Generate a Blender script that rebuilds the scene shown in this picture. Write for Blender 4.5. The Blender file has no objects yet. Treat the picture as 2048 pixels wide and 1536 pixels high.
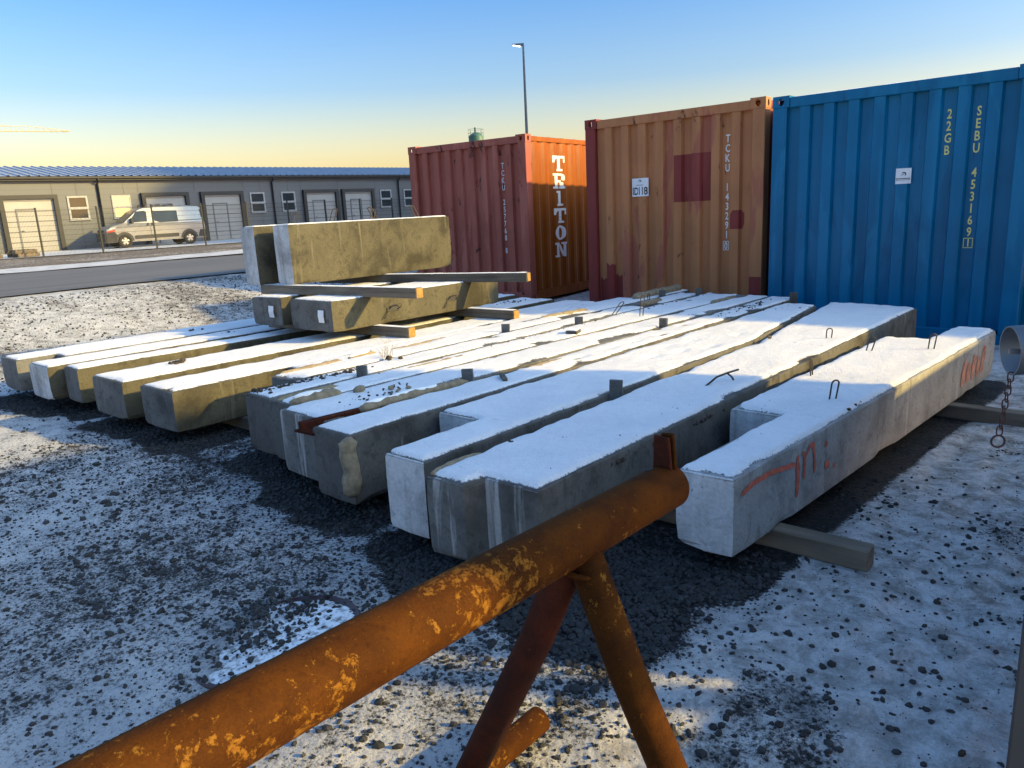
import bpy, bmesh, math, random
import numpy as np
from mathutils import Vector, Matrix

random.seed(7); RNG = np.random.default_rng(11)
SC = bpy.context.scene
COL = SC.collection

# ------------------------------------------------------------------ camera
CAM_H = 1.509
cam_d = bpy.data.cameras.new('camera'); cam = bpy.data.objects.new('camera', cam_d); COL.objects.link(cam)
RT = Vector((0.7523, 0.6571, -0.0485)); UP = Vector((-0.1139, 0.2022, 0.9727)); FW = Vector((-0.6496, 0.7261, -0.2269))
FW.normalize(); RT = (RT - FW * RT.dot(FW)).normalized(); UP = RT.cross(FW)
m = Matrix((RT, UP, -FW)).transposed().to_4x4(); m.translation = (0, 0, CAM_H)
cam.matrix_world = m
cam_d.sensor_width = 36; cam_d.lens = 1501.5 / 2048 * 36
cam_d.clip_start = 0.02; cam_d.clip_end = 3000
SC.camera = cam

# ------------------------------------------------------------------ sun, sky, exposure
SUN = Vector((1.0, 0.53, 0.42)).normalized()
EL = math.asin(SUN.z); AZ = math.atan2(SUN.x, SUN.y)
sl = bpy.data.lights.new('sun', 'SUN'); so = bpy.data.objects.new('sun', sl); COL.objects.link(so)
sl.energy = 3.4; sl.angle = math.radians(1.2); sl.color = (1.0, 0.69, 0.20)
so.rotation_euler = SUN.to_track_quat('Z', 'Y').to_euler(); so.location = (30, 16, 12)
W = bpy.data.worlds.new('World'); SC.world = W; W.use_nodes = True
nt = W.node_tree; nt.nodes.clear()
wo = nt.nodes.new('ShaderNodeOutputWorld'); bg = nt.nodes.new('ShaderNodeBackground')
sky = nt.nodes.new('ShaderNodeTexSky'); sky.sky_type = 'NISHITA'; sky.sun_disc = False
sky.sun_elevation = EL; sky.sun_rotation = AZ; sky.altitude = 0; sky.air_density = 1.0; sky.dust_density = 3.0; sky.ozone_density = 1.6
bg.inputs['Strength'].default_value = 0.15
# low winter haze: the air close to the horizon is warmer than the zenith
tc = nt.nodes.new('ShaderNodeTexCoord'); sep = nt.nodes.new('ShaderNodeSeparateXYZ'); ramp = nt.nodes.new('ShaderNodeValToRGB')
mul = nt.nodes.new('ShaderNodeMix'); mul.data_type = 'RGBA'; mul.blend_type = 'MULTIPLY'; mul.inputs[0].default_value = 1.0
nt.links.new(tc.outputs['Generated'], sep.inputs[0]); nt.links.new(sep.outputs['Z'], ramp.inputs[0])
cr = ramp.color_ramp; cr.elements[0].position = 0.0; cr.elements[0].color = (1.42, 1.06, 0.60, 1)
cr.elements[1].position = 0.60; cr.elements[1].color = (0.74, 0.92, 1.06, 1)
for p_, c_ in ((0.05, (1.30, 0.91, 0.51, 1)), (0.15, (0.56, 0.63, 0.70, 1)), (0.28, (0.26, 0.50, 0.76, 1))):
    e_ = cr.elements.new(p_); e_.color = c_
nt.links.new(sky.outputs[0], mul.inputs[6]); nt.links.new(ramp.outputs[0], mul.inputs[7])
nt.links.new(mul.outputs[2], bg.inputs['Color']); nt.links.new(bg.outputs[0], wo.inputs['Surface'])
SC.view_settings.view_transform = 'Standard'; SC.view_settings.look = 'None'
SC.view_settings.gamma = 1.0; SC.view_settings.use_curve_mapping = False
SC.view_settings.exposure = 1.36
SC.render.engine = 'CYCLES'
SC.cycles.max_bounces = 6; SC.cycles.diffuse_bounces = 3; SC.cycles.glossy_bounces = 3; SC.cycles.transmission_bounces = 4; SC.cycles.transparent_max_bounces = 6

# ------------------------------------------------------------------ helpers
def tag(o, label=None, cat=None, group=None, kind=None):
    if label: o['label'] = label
    if cat: o['category'] = cat
    if group: o['group'] = group
    if kind: o['kind'] = kind
    return o
def thing(name, label, cat, loc=(0, 0, 0), rotz=0.0, group=None):
    o = bpy.data.objects.new(name, None); COL.objects.link(o)
    o.empty_display_size = 0.1; o.location = loc; o.rotation_euler = (0, 0, rotz)
    return tag(o, label, cat, group)
def mobj(name, v, f, mat, parent=None, smooth=False, mats=None, mi=None):
    me = bpy.data.meshes.new(name); me.from_pydata([tuple(map(float, q)) for q in v], [], [tuple(map(int, q)) for q in f]); me.update()
    for k in (mats or [mat]): me.materials.append(k)
    if mi is not None: me.polygons.foreach_set('material_index', np.asarray(mi, dtype=np.int32))
    if smooth: me.polygons.foreach_set('use_smooth', [True] * len(me.polygons))
    o = bpy.data.objects.new(name, me); COL.objects.link(o); o.parent = parent
    return o
def bigmesh(name, V, Fq, mat, parent=None, smooth=False):
    """V (n,3), Fq (m,k) numpy arrays"""
    me = bpy.data.meshes.new(name); n, k = Fq.shape
    me.vertices.add(len(V)); me.vertices.foreach_set('co', np.asarray(V, np.float32).ravel())
    me.loops.add(n * k); me.loops.foreach_set('vertex_index', Fq.astype(np.int32).ravel())
    me.polygons.add(n); me.polygons.foreach_set('loop_start', np.arange(0, n * k, k, dtype=np.int32))
    me.polygons.foreach_set('loop_total', np.full(n, k, np.int32))
    me.polygons.foreach_set('use_smooth', np.full(n, smooth))
    me.materials.append(mat); me.update(calc_edges=True); me.validate()
    o = bpy.data.objects.new(name, me); COL.objects.link(o); o.parent = parent
    return o
class MB:
    def __init__(s): s.v = []; s.f = []; s.mi = []
    def add(s, v, f, k=0):
        b = len(s.v); s.v += [tuple(q) for q in v]; s.f += [tuple(b + i for i in q) for q in f]; s.mi += [k] * len(f); return s
    def box(s, x0, x1, y0, y1, z0, z1, k=0):
        v = [(x0, y0, z0), (x1, y0, z0), (x1, y1, z0), (x0, y1, z0), (x0, y0, z1), (x1, y0, z1), (x1, y1, z1), (x0, y1, z1)]
        return s.add(v, [(0, 3, 2, 1), (4, 5, 6, 7), (0, 1, 5, 4), (1, 2, 6, 5), (2, 3, 7, 6), (3, 0, 4, 7)], k)
    def hull8(s, lo, hi, k=0):   # two quads (bottom, top) of four points each
        return s.add(list(lo) + list(hi), [(0, 3, 2, 1), (4, 5, 6, 7), (0, 1, 5, 4), (1, 2, 6, 5), (2, 3, 7, 6), (3, 0, 4, 7)], k)
    def tube(s, pts, r, n=10, cap=True, k=0, closed=False):
        v, f = tube(pts, r, n, cap, closed); return s.add(v, f, k)
    def build(s, name, mat, parent=None, smooth=False, mats=None, bevel=0.0, seg=1):
        o = mobj(name, s.v, s.f, mat, parent, smooth, mats, s.mi if mats else None)
        if bevel:
            bm = bmesh.new(); bm.from_mesh(o.data)
            bmesh.ops.bevel(bm, geom=[e for e in bm.edges], offset=bevel, segments=seg, profile=0.5, affect='EDGES', clamp_overlap=True)
            bm.to_mesh(o.data); bm.free()
        return o
def tube(pts, r, n=10, cap=True, closed=False):
    P = [Vector(q) for q in pts]; rr = r if hasattr(r, '__len__') else [r] * len(P)
    v = []; f = []; prev = None; L = len(P)
    for i, c in enumerate(P):
        if closed: t = (P[(i + 1) % L] - P[i - 1]).normalized()
        else: t = (P[min(i + 1, L - 1)] - P[max(i - 1, 0)]).normalized()
        if prev is None:
            a = Vector((0, 0, 1)) if abs(t.z) < 0.9 else Vector((1, 0, 0)); u = t.cross(a).normalized()
        else: u = (prev - t * prev.dot(t)).normalized()
        prev = u; w = t.cross(u)
        for j in range(n):
            an = 2 * math.pi * j / n; v.append(tuple(c + (u * math.cos(an) + w * math.sin(an)) * rr[i]))
    R_ = L if closed else L - 1
    for i in range(R_):
        for j in range(n):
            a = i * n + j; b = i * n + (j + 1) % n; i2 = ((i + 1) % L) * n
            f.append((a, b, i2 + (j + 1) % n, i2 + j))
    if cap and not closed: f.append(tuple(reversed(range(n)))); f.append(tuple((L - 1) * n + j for j in range(n)))
    return v, f
def lathe(prof, n=24, axis='z'):
    v = []; f = []
    for r, z in prof:
        for j in range(n):
            a = 2 * math.pi * j / n; x, y = r * math.cos(a), r * math.sin(a)
            v.append((x, y, z) if axis == 'z' else ((z, x, y) if axis == 'x' else (y, z, x)))
    for i in range(len(prof) - 1):
        for j in range(n):
            f.append((i * n + j, i * n + (j + 1) % n, (i + 1) * n + (j + 1) % n, (i + 1) * n + j))
    return v, f
# ---- value noise on numpy arrays
def _h(ix, iy, s):
    n = (ix.astype(np.int64) * 374761393 + iy.astype(np.int64) * 668265263 + s * 974711) & 0x7fffffff
    n = ((n ^ (n >> 13)) * 1274126177) & 0x7fffffff
    return ((n ^ (n >> 16)) & 0xffff) / 65535.0
def vn(x, y, s=0):
    x = np.asarray(x, float); y = np.asarray(y, float); ix = np.floor(x); iy = np.floor(y); fx = x - ix; fy = y - iy
    fx = fx * fx * (3 - 2 * fx); fy = fy * fy * (3 - 2 * fy)
    a = _h(ix, iy, s); b = _h(ix + 1, iy, s); c = _h(ix, iy + 1, s); d = _h(ix + 1, iy + 1, s)
    return (a * (1 - fx) + b * fx) * (1 - fy) + (c * (1 - fx) + d * fx) * fy
def fbm(x, y, s=0, o=4):
    t = 0; a = 0.5; n = 0
    for k in range(o): t = t + a * vn(x * 2 ** k, y * 2 ** k, s + k); n += a; a *= 0.5
    return t / n
def sst(a, b, x):
    t = np.clip((x - a) / (b - a), 0, 1); return t * t * (3 - 2 * t)

# ------------------------------------------------------------------ materials
def newmat(name):
    mt = bpy.data.materials.new(name); mt.use_nodes = True; n = mt.node_tree; b = n.nodes['Principled BSDF']; return mt, n, b
def N(n, t, **kw):
    o = n.nodes.new(t)
    for k, v in kw.items(): setattr(o, k, v)
    return o
def ramp_(n, src, stops):
    r = N(n, 'ShaderNodeValToRGB'); e = r.color_ramp.elements
    e[0].position, e[0].color = stops[0][0], tuple(stops[0][1]) + (1,) if len(stops[0][1]) == 3 else stops[0][1]
    e[1].position, e[1].color = stops[-1][0], tuple(stops[-1][1]) + (1,)
    for p_, c_ in stops[1:-1]: q = e.new(p_); q.color = tuple(c_) + (1,)
    n.links.new(src, r.inputs[0]); return r.outputs[0]
def coords(n, scale=(1, 1, 1), obj=False):
    if obj: g = N(n, 'ShaderNodeTexCoord').outputs['Object']
    else: g = N(n, 'ShaderNodeNewGeometry').outputs['Position']
    mp = N(n, 'ShaderNodeMapping'); mp.inputs['Scale'].default_value = scale; n.links.new(g, mp.inputs[0]); return mp.outputs[0]
def noise(n, co, sc, det=5, rough=0.55, dist=0.0):
    t = N(n, 'ShaderNodeTexNoise'); t.inputs['Scale'].default_value = sc; t.inputs['Detail'].default_value = det
    t.inputs['Roughness'].default_value = rough; t.inputs['Distortion'].default_value = dist
    n.links.new(co, t.inputs['Vector']); return t.outputs['Fac']
def mixc(n, fac, a, b, mode='MIX'):
    x = N(n, 'ShaderNodeMix'); x.data_type = 'RGBA'; x.blend_type = mode
    for s, i in ((fac, 0), (a, 6), (b, 7)):
        if hasattr(s, 'is_output'): n.links.new(s, x.inputs[i])
        else: x.inputs[i].default_value = s if i == 0 else (tuple(s) + (1,) if len(s) == 3 else s)
    return x.outputs[2]
def mth(n, op, a, b=0.0, clamp=False):
    x = N(n, 'ShaderNodeMath'); x.operation = op; x.use_clamp = clamp
    for s, i in ((a, 0), (b, 1)):
        if hasattr(s, 'is_output'): n.links.new(s, x.inputs[i])
        else: x.inputs[i].default_value = s
    return x.outputs[0]
def bump(n, b, h, st=0.3, dist=0.01):
    x = N(n, 'ShaderNodeBump'); x.inputs['Strength'].default_value = st; x.inputs['Distance'].default_value = dist
    n.links.new(h, x.inputs['Height']); n.links.new(x.outputs[0], b.inputs['Normal'])
def simple(name, col, rough=0.6, metal=0.0, var=0.25, sc=6.0, bst=0.0, bsc=40.0, emit=None, es=0.0, spec=0.5, obj=False, stretch=(1, 1, 1)):
    mt, n, b = newmat(name); co = coords(n, stretch, obj); nz = noise(n, co, sc)
    lo = tuple(c * (1 - var) for c in col); hi = tuple(min(1, c * (1 + var)) for c in col)
    n.links.new(ramp_(n, nz, [(0.3, lo), (0.7, hi)]), b.inputs['Base Color'])
    b.inputs['Roughness'].default_value = rough; b.inputs['Metallic'].default_value = metal; b.inputs['Specular IOR Level'].default_value = spec
    if bst: bump(n, b, noise(n, co, bsc, 4), bst)
    if emit: b.inputs['Emission Color'].default_value = tuple(emit) + (1,); b.inputs['Emission Strength'].default_value = es
    return mt
M = {}
def concrete(name, base=(0.27, 0.265, 0.25), pale=(0.50, 0.50, 0.48), dark=(0.12, 0.12, 0.115), eff=0.62, warm=0.0):
    mt, n, b = newmat(name)
    big = noise(n, coords(n), 2.3, 4, 0.6, 0.4); st = noise(n, coords(n, (9, 9, 0.9)), 1.0, 5, 0.6, 0.6); fine = noise(n, coords(n), 60, 3)
    c = ramp_(n, big, [(0.34, dark), (0.47, base), (0.70, tuple(q * 1.35 for q in base))])
    c = mixc(n, ramp_(n, noise(n, coords(n), 11, 6, 0.7, 0.8), [(0.52, (0, 0, 0)), (0.66, (0.75, 0.75, 0.75))]), c, dark)
    mask = ramp_(n, st, [(eff, (0, 0, 0)), (eff + 0.10, (1, 1, 1))])
    c = mixc(n, mth(n, 'MULTIPLY', mask, 0.8), c, pale)
    drip = ramp_(n, noise(n, coords(n, (14, 14, 0.5)), 1.0, 3, 0.5), [(0.60, (1, 1, 1)), (0.74, (0.62, 0.60, 0.56))])
    c = mixc(n, 0.8, c, drip, 'MULTIPLY')
    c = mixc(n, 0.45, c, ramp_(n, fine, [(0.3, (0.72, 0.72, 0.72)), (0.7, (1.2, 1.2, 1.2))]), 'MULTIPLY')
    pit = N(n, 'ShaderNodeTexVoronoi'); pit.inputs['Scale'].default_value = 38; n.links.new(coords(n), pit.inputs['Vector'])
    pm = ramp_(n, pit.outputs['Distance'], [(0.07, (0.22, 0.21, 0.20)), (0.17, (1, 1, 1))])
    c = mixc(n, mth(n, 'MULTIPLY', ramp_(n, noise(n, coords(n), 6, 3), [(0.42, (0, 0, 0)), (0.62, (1, 1, 1))]), 0.85), c, mixc(n, 1.0, c, pm, 'MULTIPLY'))
    n.links.new(c, b.inputs['Base Color']); b.inputs['Roughness'].default_value = 0.85; b.inputs['Specular IOR Level'].default_value = 0.25
    h = mth(n, 'ADD', fine, mth(n, 'MULTIPLY', noise(n, coords(n), 18, 5), 1.4))
    h = mth(n, 'ADD', h, mth(n, 'MULTIPLY', pm, 0.5)); bump(n, b, h, 0.45, 0.006)
    return mt
M['concrete'] = concrete('concrete', (0.130, 0.128, 0.122), (0.26, 0.258, 0.25), (0.065, 0.064, 0.06))
M['concrete_light'] = concrete('concrete_light', (0.27, 0.272, 0.27), (0.42, 0.42, 0.415), (0.17, 0.17, 0.168), 0.60)
M['concrete_pale'] = concrete('concrete_pale', (0.50, 0.505, 0.515), (0.62, 0.625, 0.63), (0.32, 0.32, 0.325), 0.54)
M['concrete_streaked'] = concrete('concrete_streaked', (0.135, 0.133, 0.128), (0.50, 0.50, 0.49), (0.07, 0.069, 0.066), 0.55)
M['concrete_dark'] = concrete('concrete_dark', (0.100, 0.097, 0.092), (0.25, 0.245, 0.235), (0.05, 0.048, 0.045), 0.66)
M['concrete_warm'] = concrete('concrete_warm', (0.080, 0.072, 0.047), (0.135, 0.123, 0.085), (0.040, 0.036, 0.024), 0.60)
mt, n, b = newmat('snow'); co = coords(n)
n.links.new(ramp_(n, noise(n, co, 3.0, 4), [(0.3, (0.82, 0.835, 0.86)), (0.65, (0.93, 0.93, 0.94))]), b.inputs['Base Color'])
n.links.new(mixc(n, 0.55, b.inputs['Base Color'].links[0].from_socket, mixc(n, 0.5, ramp_(n, noise(n, co, 190, 2), [(0.35, (0.78, 0.79, 0.81)), (0.6, (1, 1, 1))]), ramp_(n, noise(n, co, 22, 5, 0.7), [(0.3, (0.74, 0.75, 0.77)), (0.62, (1, 1, 1))]), 'MULTIPLY'), 'MULTIPLY'), b.inputs['Base Color'])
b.inputs['Roughness'].default_value = 0.55; b.inputs['Specular IOR Level'].default_value = 0.35
h = mth(n, 'ADD', noise(n, co, 160, 2), mth(n, 'MULTIPLY', noise(n, co, 28, 4), 0.9)); bump(n, b, h, 0.9, 0.009); M['snow'] = mt
ac = N(n, 'ShaderNodeAttribute', attribute_name='cover'); old = b.inputs['Base Color'].links[0].from_socket
mk = ramp_(n, mth(n, 'ADD', ac.outputs['Fac'], mth(n, 'MULTIPLY', mth(n, 'SUBTRACT', noise(n, co, 75, 4, 0.7), 0.5), 1.5)), [(0.36, (0, 0, 0)), (0.62, (1, 1, 1))])
n.links.new(mixc(n, mk, ramp_(n, noise(n, co, 30, 4), [(0.3, (0.09, 0.088, 0.082)), (0.7, (0.21, 0.205, 0.195))]), old), b.inputs['Base Color'])
mt, n, b = newmat('snow_plain'); co = coords(n)
n.links.new(ramp_(n, noise(n, co, 3.0, 4), [(0.3, (0.78, 0.80, 0.83)), (0.65, (0.90, 0.90, 0.91))]), b.inputs['Base Color']); b.inputs['Roughness'].default_value = 0.6
bump(n, b, noise(n, co, 28, 4), 0.4, 0.01); M['snow_plain'] = mt
mt, n, b = newmat('thin_snow'); co = coords(n)      # dusting that lets the ground show
n.links.new(ramp_(n, noise(n, co, 34, 5, 0.7), [(0.40, (0.20, 0.20, 0.20)), (0.52, (0.72, 0.74, 0.77)), (0.8, (0.84, 0.85, 0.86))]), b.inputs['Base Color'])
b.inputs['Roughness'].default_value = 0.6; bump(n, b, noise(n, co, 90, 3), 0.5, 0.006); M['thin_snow'] = mt
M['verge_snow'] = simple('verge_snow', (0.46, 0.47, 0.49), 0.7, var=0.25, sc=2.5)

# ground: snow cover (attribute) over dark crushed stone; packed ice near the right
mt, n, b = newmat('yard_ground'); co = coords(n)
at = N(n, 'ShaderNodeAttribute', attribute_name='snow'); ai = N(n, 'ShaderNodeAttribute', attribute_name='ice'); aw = N(n, 'ShaderNodeAttribute', attribute_name='soil')
vor = N(n, 'ShaderNodeTexVoronoi'); vor.inputs['Scale'].default_value = 42; vor.inputs['Randomness'].default_value = 1; n.links.new(co, vor.inputs['Vector'])
vd = vor.outputs['Distance']
gcol = mixc(n, 0.7, ramp_(n, vd, [(0.0, (0.05, 0.05, 0.053)), (0.6, (0.011, 0.011, 0.012))]), ramp_(n, noise(n, co, 50, 3), [(0.3, (0.5, 0.5, 0.5)), (0.7, (1.3, 1.27, 1.22))]), 'MULTIPLY')
gcol = mixc(n, aw.outputs['Fac'], gcol, ramp_(n, noise(n, co, 9, 6, 0.7), [(0.3, (0.09, 0.07, 0.055)), (0.7, (0.26, 0.22, 0.18))]))
fine = noise(n, co, 62, 6, 0.78); med = noise(n, co, 9, 5, 0.6)
s = mth(n, 'ADD', at.outputs['Fac'], mth(n, 'MULTIPLY', mth(n, 'SUBTRACT', fine, 0.5), 1.5))
s = mth(n, 'ADD', s, mth(n, 'MULTIPLY', mth(n, 'SUBTRACT', med, 0.5), 0.7))
sm = ramp_(n, s, [(0.40, (0, 0, 0)), (0.50, (0.42, 0.42, 0.42)), (0.64, (1, 1, 1))])
scol = ramp_(n, noise(n, co, 4, 4), [(0.3, (0.47, 0.49, 0.52)), (0.7, (0.68, 0.685, 0.70))])
icol = ramp_(n, noise(n, co, 8.0, 10, 0.80, 0.35), [(0.40, (0.30, 0.285, 0.262)), (0.47, (0.52, 0.51, 0.495)), (0.53, (0.74, 0.735, 0.73)), (0.60, (0.88, 0.88, 0.885))])
icol = mixc(n, 0.6, icol, ramp_(n, noise(n, co, 130, 2), [(0.3, (0.72, 0.72, 0.72)), (0.7, (1.2, 1.2, 1.2))]), 'MULTIPLY')
scol = mixc(n, ai.outputs['Fac'], scol, icol)
n.links.new(mixc(n, sm, gcol, scol), b.inputs['Base Color'])
n.links.new(mth(n, 'SUBTRACT', 0.78, mth(n, 'MULTIPLY', ai.outputs['Fac'], 0.30)), b.inputs['Roughness']); b.inputs['Specular IOR Level'].default_value = 0.35
h = mth(n, 'ADD', mth(n, 'MULTIPLY', fine, 1.3), mth(n, 'MULTIPLY', noise(n, co, 120, 2), 0.35)); h = mth(n, 'SUBTRACT', h, mth(n, 'MULTIPLY', vd, 0.8))
bump(n, b, h, 0.9, 0.022); M['ground'] = mt
mt, n, b = newmat('gravel_stone'); co = coords(n)
n.links.new(ramp_(n, noise(n, co, 22, 4), [(0.28, (0.010, 0.010, 0.011)), (0.55, (0.027, 0.0275, 0.029)), (0.8, (0.065, 0.064, 0.063))]), b.inputs['Base Color'])
b.inputs['Roughness'].default_value = 0.8; bump(n, b, noise(n, co, 150, 3), 0.5, 0.004); M['stone'] = mt
mt, n, b = newmat('asphalt'); co = coords(n, (1, 0.12, 1))
c = ramp_(n, noise(n, co, 1.6, 5), [(0.3, (0.085, 0.082, 0.080)), (0.7, (0.13, 0.125, 0.12))]); n.links.new(mixc(n, 0.5, c, ramp_(n, noise(n, coords(n), 40, 3), [(0.3, (0.7, 0.7, 0.7)), (0.7, (1.2, 1.2, 1.2))]), 'MULTIPLY'), b.inputs['Base Color'])
b.inputs['Roughness'].default_value = 0.75; M['asphalt'] = mt
# rust with flaking scale
def rust(name, a=(0.062, 0.0205, 0.0022), d=(0.030, 0.0095, 0.002), flake=(0.125, 0.050, 0.006), fl=0.595):
    mt, n, b = newmat(name); co = coords(n)
    c = ramp_(n, noise(n, co, 7, 6, 0.6, 0.3), [(0.30, d), (0.55, a), (0.8, tuple(q * 1.2 for q in a))])
    f1 = noise(n, co, 42, 8, 0.78, 0.3); f2 = noise(n, co, 4, 3)
    c = mixc(n, ramp_(n, noise(n, coords(n, (3, 1, 3)), 6, 6, 0.7, 0.5), [(0.50, (0, 0, 0)), (0.68, (0.85, 0.85, 0.85))]), c, d)
    c = mixc(n, ramp_(n, noise(n, co, 90, 4, 0.7), [(0.55, (0, 0, 0)), (0.72, (0.6, 0.6, 0.6))]), c, tuple(q * 0.5 for q in d))
    fm = ramp_(n, mth(n, 'ADD', mth(n, 'MULTIPLY', f1, 0.65), mth(n, 'MULTIPLY', f2, 0.35)), [(fl - 0.06, (0, 0, 0)), (fl - 0.035, (1, 1, 1))])
    c = mixc(n, fm, c, ramp_(n, f1, [(0.5, flake), (0.75, (0.24, 0.115, 0.018))]))
    gr = noise(n, co, 240, 2); c = mixc(n, 0.5, c, ramp_(n, gr, [(0.3, (0.7, 0.7, 0.7)), (0.7, (1.25, 1.25, 1.25))]), 'MULTIPLY')
    n.links.new(c, b.inputs['Base Color']); b.inputs['Roughness'].default_value = 0.8; b.inputs['Specular IOR Level'].default_value = 0.08
    bump(n, b, mth(n, 'ADD', mth(n, 'MULTIPLY', fm, 0.9), mth(n, 'MULTIPLY', gr, 0.5)), 0.5, 0.003); return mt
M['rust'] = rust('rust'); M['rust_red'] = rust('rust_red', (0.060, 0.016, 0.009), (0.026, 0.010, 0.008), (0.16, 0.06, 0.018), 0.66)
def wood(name, a, d):
    mt, n, b = newmat(name); co = coords(n, (1, 14, 14), True)
    c = ramp_(n, noise(n, co, 1.6, 6, 0.6, 0.5), [(0.28, d), (0.55, a), (0.8, tuple(min(1, q * 1.25) for q in a))])
    c = mixc(n, 0.6, c, ramp_(n, noise(n, coords(n, (1, 1, 1), True), 2.4, 4), [(0.35, (0.55, 0.55, 0.53)), (0.6, (1.05, 1.05, 1.05))]), 'MULTIPLY')
    n.links.new(c, b.inputs['Base Color']); b.inputs['Roughness'].default_value = 0.85; bump(n, b, noise(n, co, 2.2, 5), 0.4, 0.004); return mt
M['timber'] = wood('timber', (0.20, 0.16, 0.115), (0.085, 0.066, 0.05)); M['timber_grey'] = wood('timber_grey', (0.11, 0.097, 0.080), (0.05, 0.044, 0.037))
M['timber_end'] = simple('timber_end', (0.30, 0.17, 0.045), 0.9, var=0.3, sc=30)
def paint(name, col, patch=None, pth=0.6, wear=(0.10, 0.045, 0.03), wth=0.70, rough=0.45, sc=1.3, bottom=None):
    mt, n, b = newmat(name); co = coords(n, (1, 1, 1), True)
    c = ramp_(n, noise(n, co, 1.4, 5), [(0.3, tuple(q * 0.86 for q in col)), (0.7, tuple(min(1, q * 1.12) for q in col))])
    if patch:
        pm = ramp_(n, noise(n, coords(n, (2.2, 2.2, 0.55), True), sc, 4, 0.6, 0.5), [(pth, (0, 0, 0)), (pth + 0.05, (1, 1, 1))]); c = mixc(n, pm, c, patch)
    wm = ramp_(n, noise(n, coords(n, (6, 6, 2.2), True), 1.0, 6, 0.72, 0.7), [(wth, (0, 0, 0)), (wth + 0.05, (1, 1, 1))]); c = mixc(n, wm, c, wear)
    st = ramp_(n, noise(n, coords(n, (12, 12, 0.35), True), 1.0, 4), [(0.4, (1, 1, 1)), (0.75, (0.70, 0.68, 0.66))]); c = mixc(n, 0.55, c, st, 'MULTIPLY')
    n.links.new(c, b.inputs['Base Color']); b.inputs['Roughness'].default_value = rough; b.inputs['Specular IOR Level'].default_value = 0.2
    bump(n, b, mth(n, 'ADD', noise(n, co, 3, 3), mth(n, 'MULTIPLY', wm, -0.12)), 0.35, 0.02); return mt
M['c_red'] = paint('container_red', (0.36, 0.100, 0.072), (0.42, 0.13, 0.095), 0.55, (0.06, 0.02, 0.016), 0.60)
M['c_red_sunlit'] = paint('container_red_sunlit', (0.245, 0.062, 0.006), (0.29, 0.080, 0.008), 0.55, (0.10, 0.025, 0.012), 0.66)  # same red paint, with the warm sunlight on this side put into its colour
M['c_brown'] = paint('container_brown', (0.46, 0.188, 0.080), (0.39, 0.125, 0.075), 0.57, (0.075, 0.03, 0.02), 0.63)
M['c_maroon'] = paint('container_maroon', (0.23, 0.04, 0.036), (0.27, 0.055, 0.046), 0.6, (0.07, 0.03, 0.03), 0.72)
M['c_blue'] = paint('container_blue', (0.000, 0.138, 0.290), (0.004, 0.165, 0.330), 0.52, (0.02, 0.06, 0.13), 0.655, 0.34)
M['c_cream'] = paint('container_cream', (0.55, 0.52, 0.44), None, 0.6, (0.2, 0.12, 0.08), 0.74)
M['white_paint'] = simple('white_lettering', (0.72, 0.72, 0.72), 0.6, var=0.12, sc=30)
M['yellow_paint'] = simple('yellow_lettering', (0.78, 0.70, 0.22), 0.55, var=0.1, sc=30)
M['black_print'] = simple('black_print', (0.015, 0.015, 0.018), 0.6, var=0.2)
M['sticker'] = simple('white_sticker', (0.78, 0.79, 0.82), 0.45, var=0.06, sc=8)
M['post'] = simple('dark_post', (0.045, 0.048, 0.052), 0.6, var=0.12)
M['dark'] = simple('dark_metal', (0.022, 0.023, 0.025), 0.5, var=0.2)
M['rebar'] = simple('rebar', (0.045, 0.035, 0.03), 0.75, var=0.4, sc=60)
M['foam'] = simple('foam', (0.23, 0.185, 0.12), 0.8, var=0.35, sc=24, bst=0.5, bsc=60)
M['spray'] = simple('red_spray', (0.46, 0.11, 0.07), 0.9, var=0.4, sc=30)
M['spray_faded'] = simple('red_spray_faded', (0.40, 0.19, 0.14), 0.9, var=0.35, sc=18)
M['soil'] = simple('soil', (0.05, 0.038, 0.028), 0.95, var=0.5, sc=40)
M['grass'] = simple('dry_grass', (0.42, 0.34, 0.20), 0.9, var=0.3)
M['galv'] = simple('galvanised', (0.17, 0.18, 0.195), 0.42, 0.55, var=0.22, sc=5)
M['steel_grey'] = simple('grey_steel', (0.16, 0.17, 0.18), 0.5, 0.2, var=0.15)
M['chain'] = simple('chain_steel', (0.11, 0.05, 0.04), 0.6, 0.4, var=0.4, sc=60)
M['tyre'] = simple('tyre', (0.02, 0.02, 0.021), 0.85, var=0.2)
M['wall_panel'] = simple('wall_panel', (0.090, 0.102, 0.118), 0.55, var=0.06, sc=0.6)
M['seam'] = simple('panel_seam', (0.075, 0.076, 0.08), 0.6, var=0.1)
M['trim_dark'] = simple('dark_trim', (0.014, 0.016, 0.018), 0.6, var=0.15)
M['door_white'] = simple('door_white', (0.27, 0.275, 0.275), 0.5, var=0.06, sc=2)
M['door_frame'] = simple('wicket_frame', (0.10, 0.11, 0.125), 0.5, var=0.1)
M['win_frame'] = simple('window_frame', (0.26, 0.275, 0.29), 0.5, var=0.25, sc=9)
M['glass'] = simple('window_glass', (0.022, 0.028, 0.034), 0.12, var=0.3, sc=1.2, spec=0.3)
M['lit_room'] = simple('lit_window', (0.22, 0.15, 0.05), 0.5, emit=(1.0, 0.62, 0.20), es=0.75)
M['roof'] = simple('roof_sheet', (0.30, 0.33, 0.38), 0.5, 0.2, var=0.15, sc=1.5)
M['fence'] = simple('fence_green', (0.010, 0.013, 0.013), 0.7, var=0.2)
M['van_silver'] = simple('van_silver', (0.25, 0.26, 0.275), 0.34, 0.35, var=0.08, sc=1.5)
M['van_plastic'] = simple('van_plastic', (0.035, 0.036, 0.038), 0.7, var=0.15)
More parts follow.
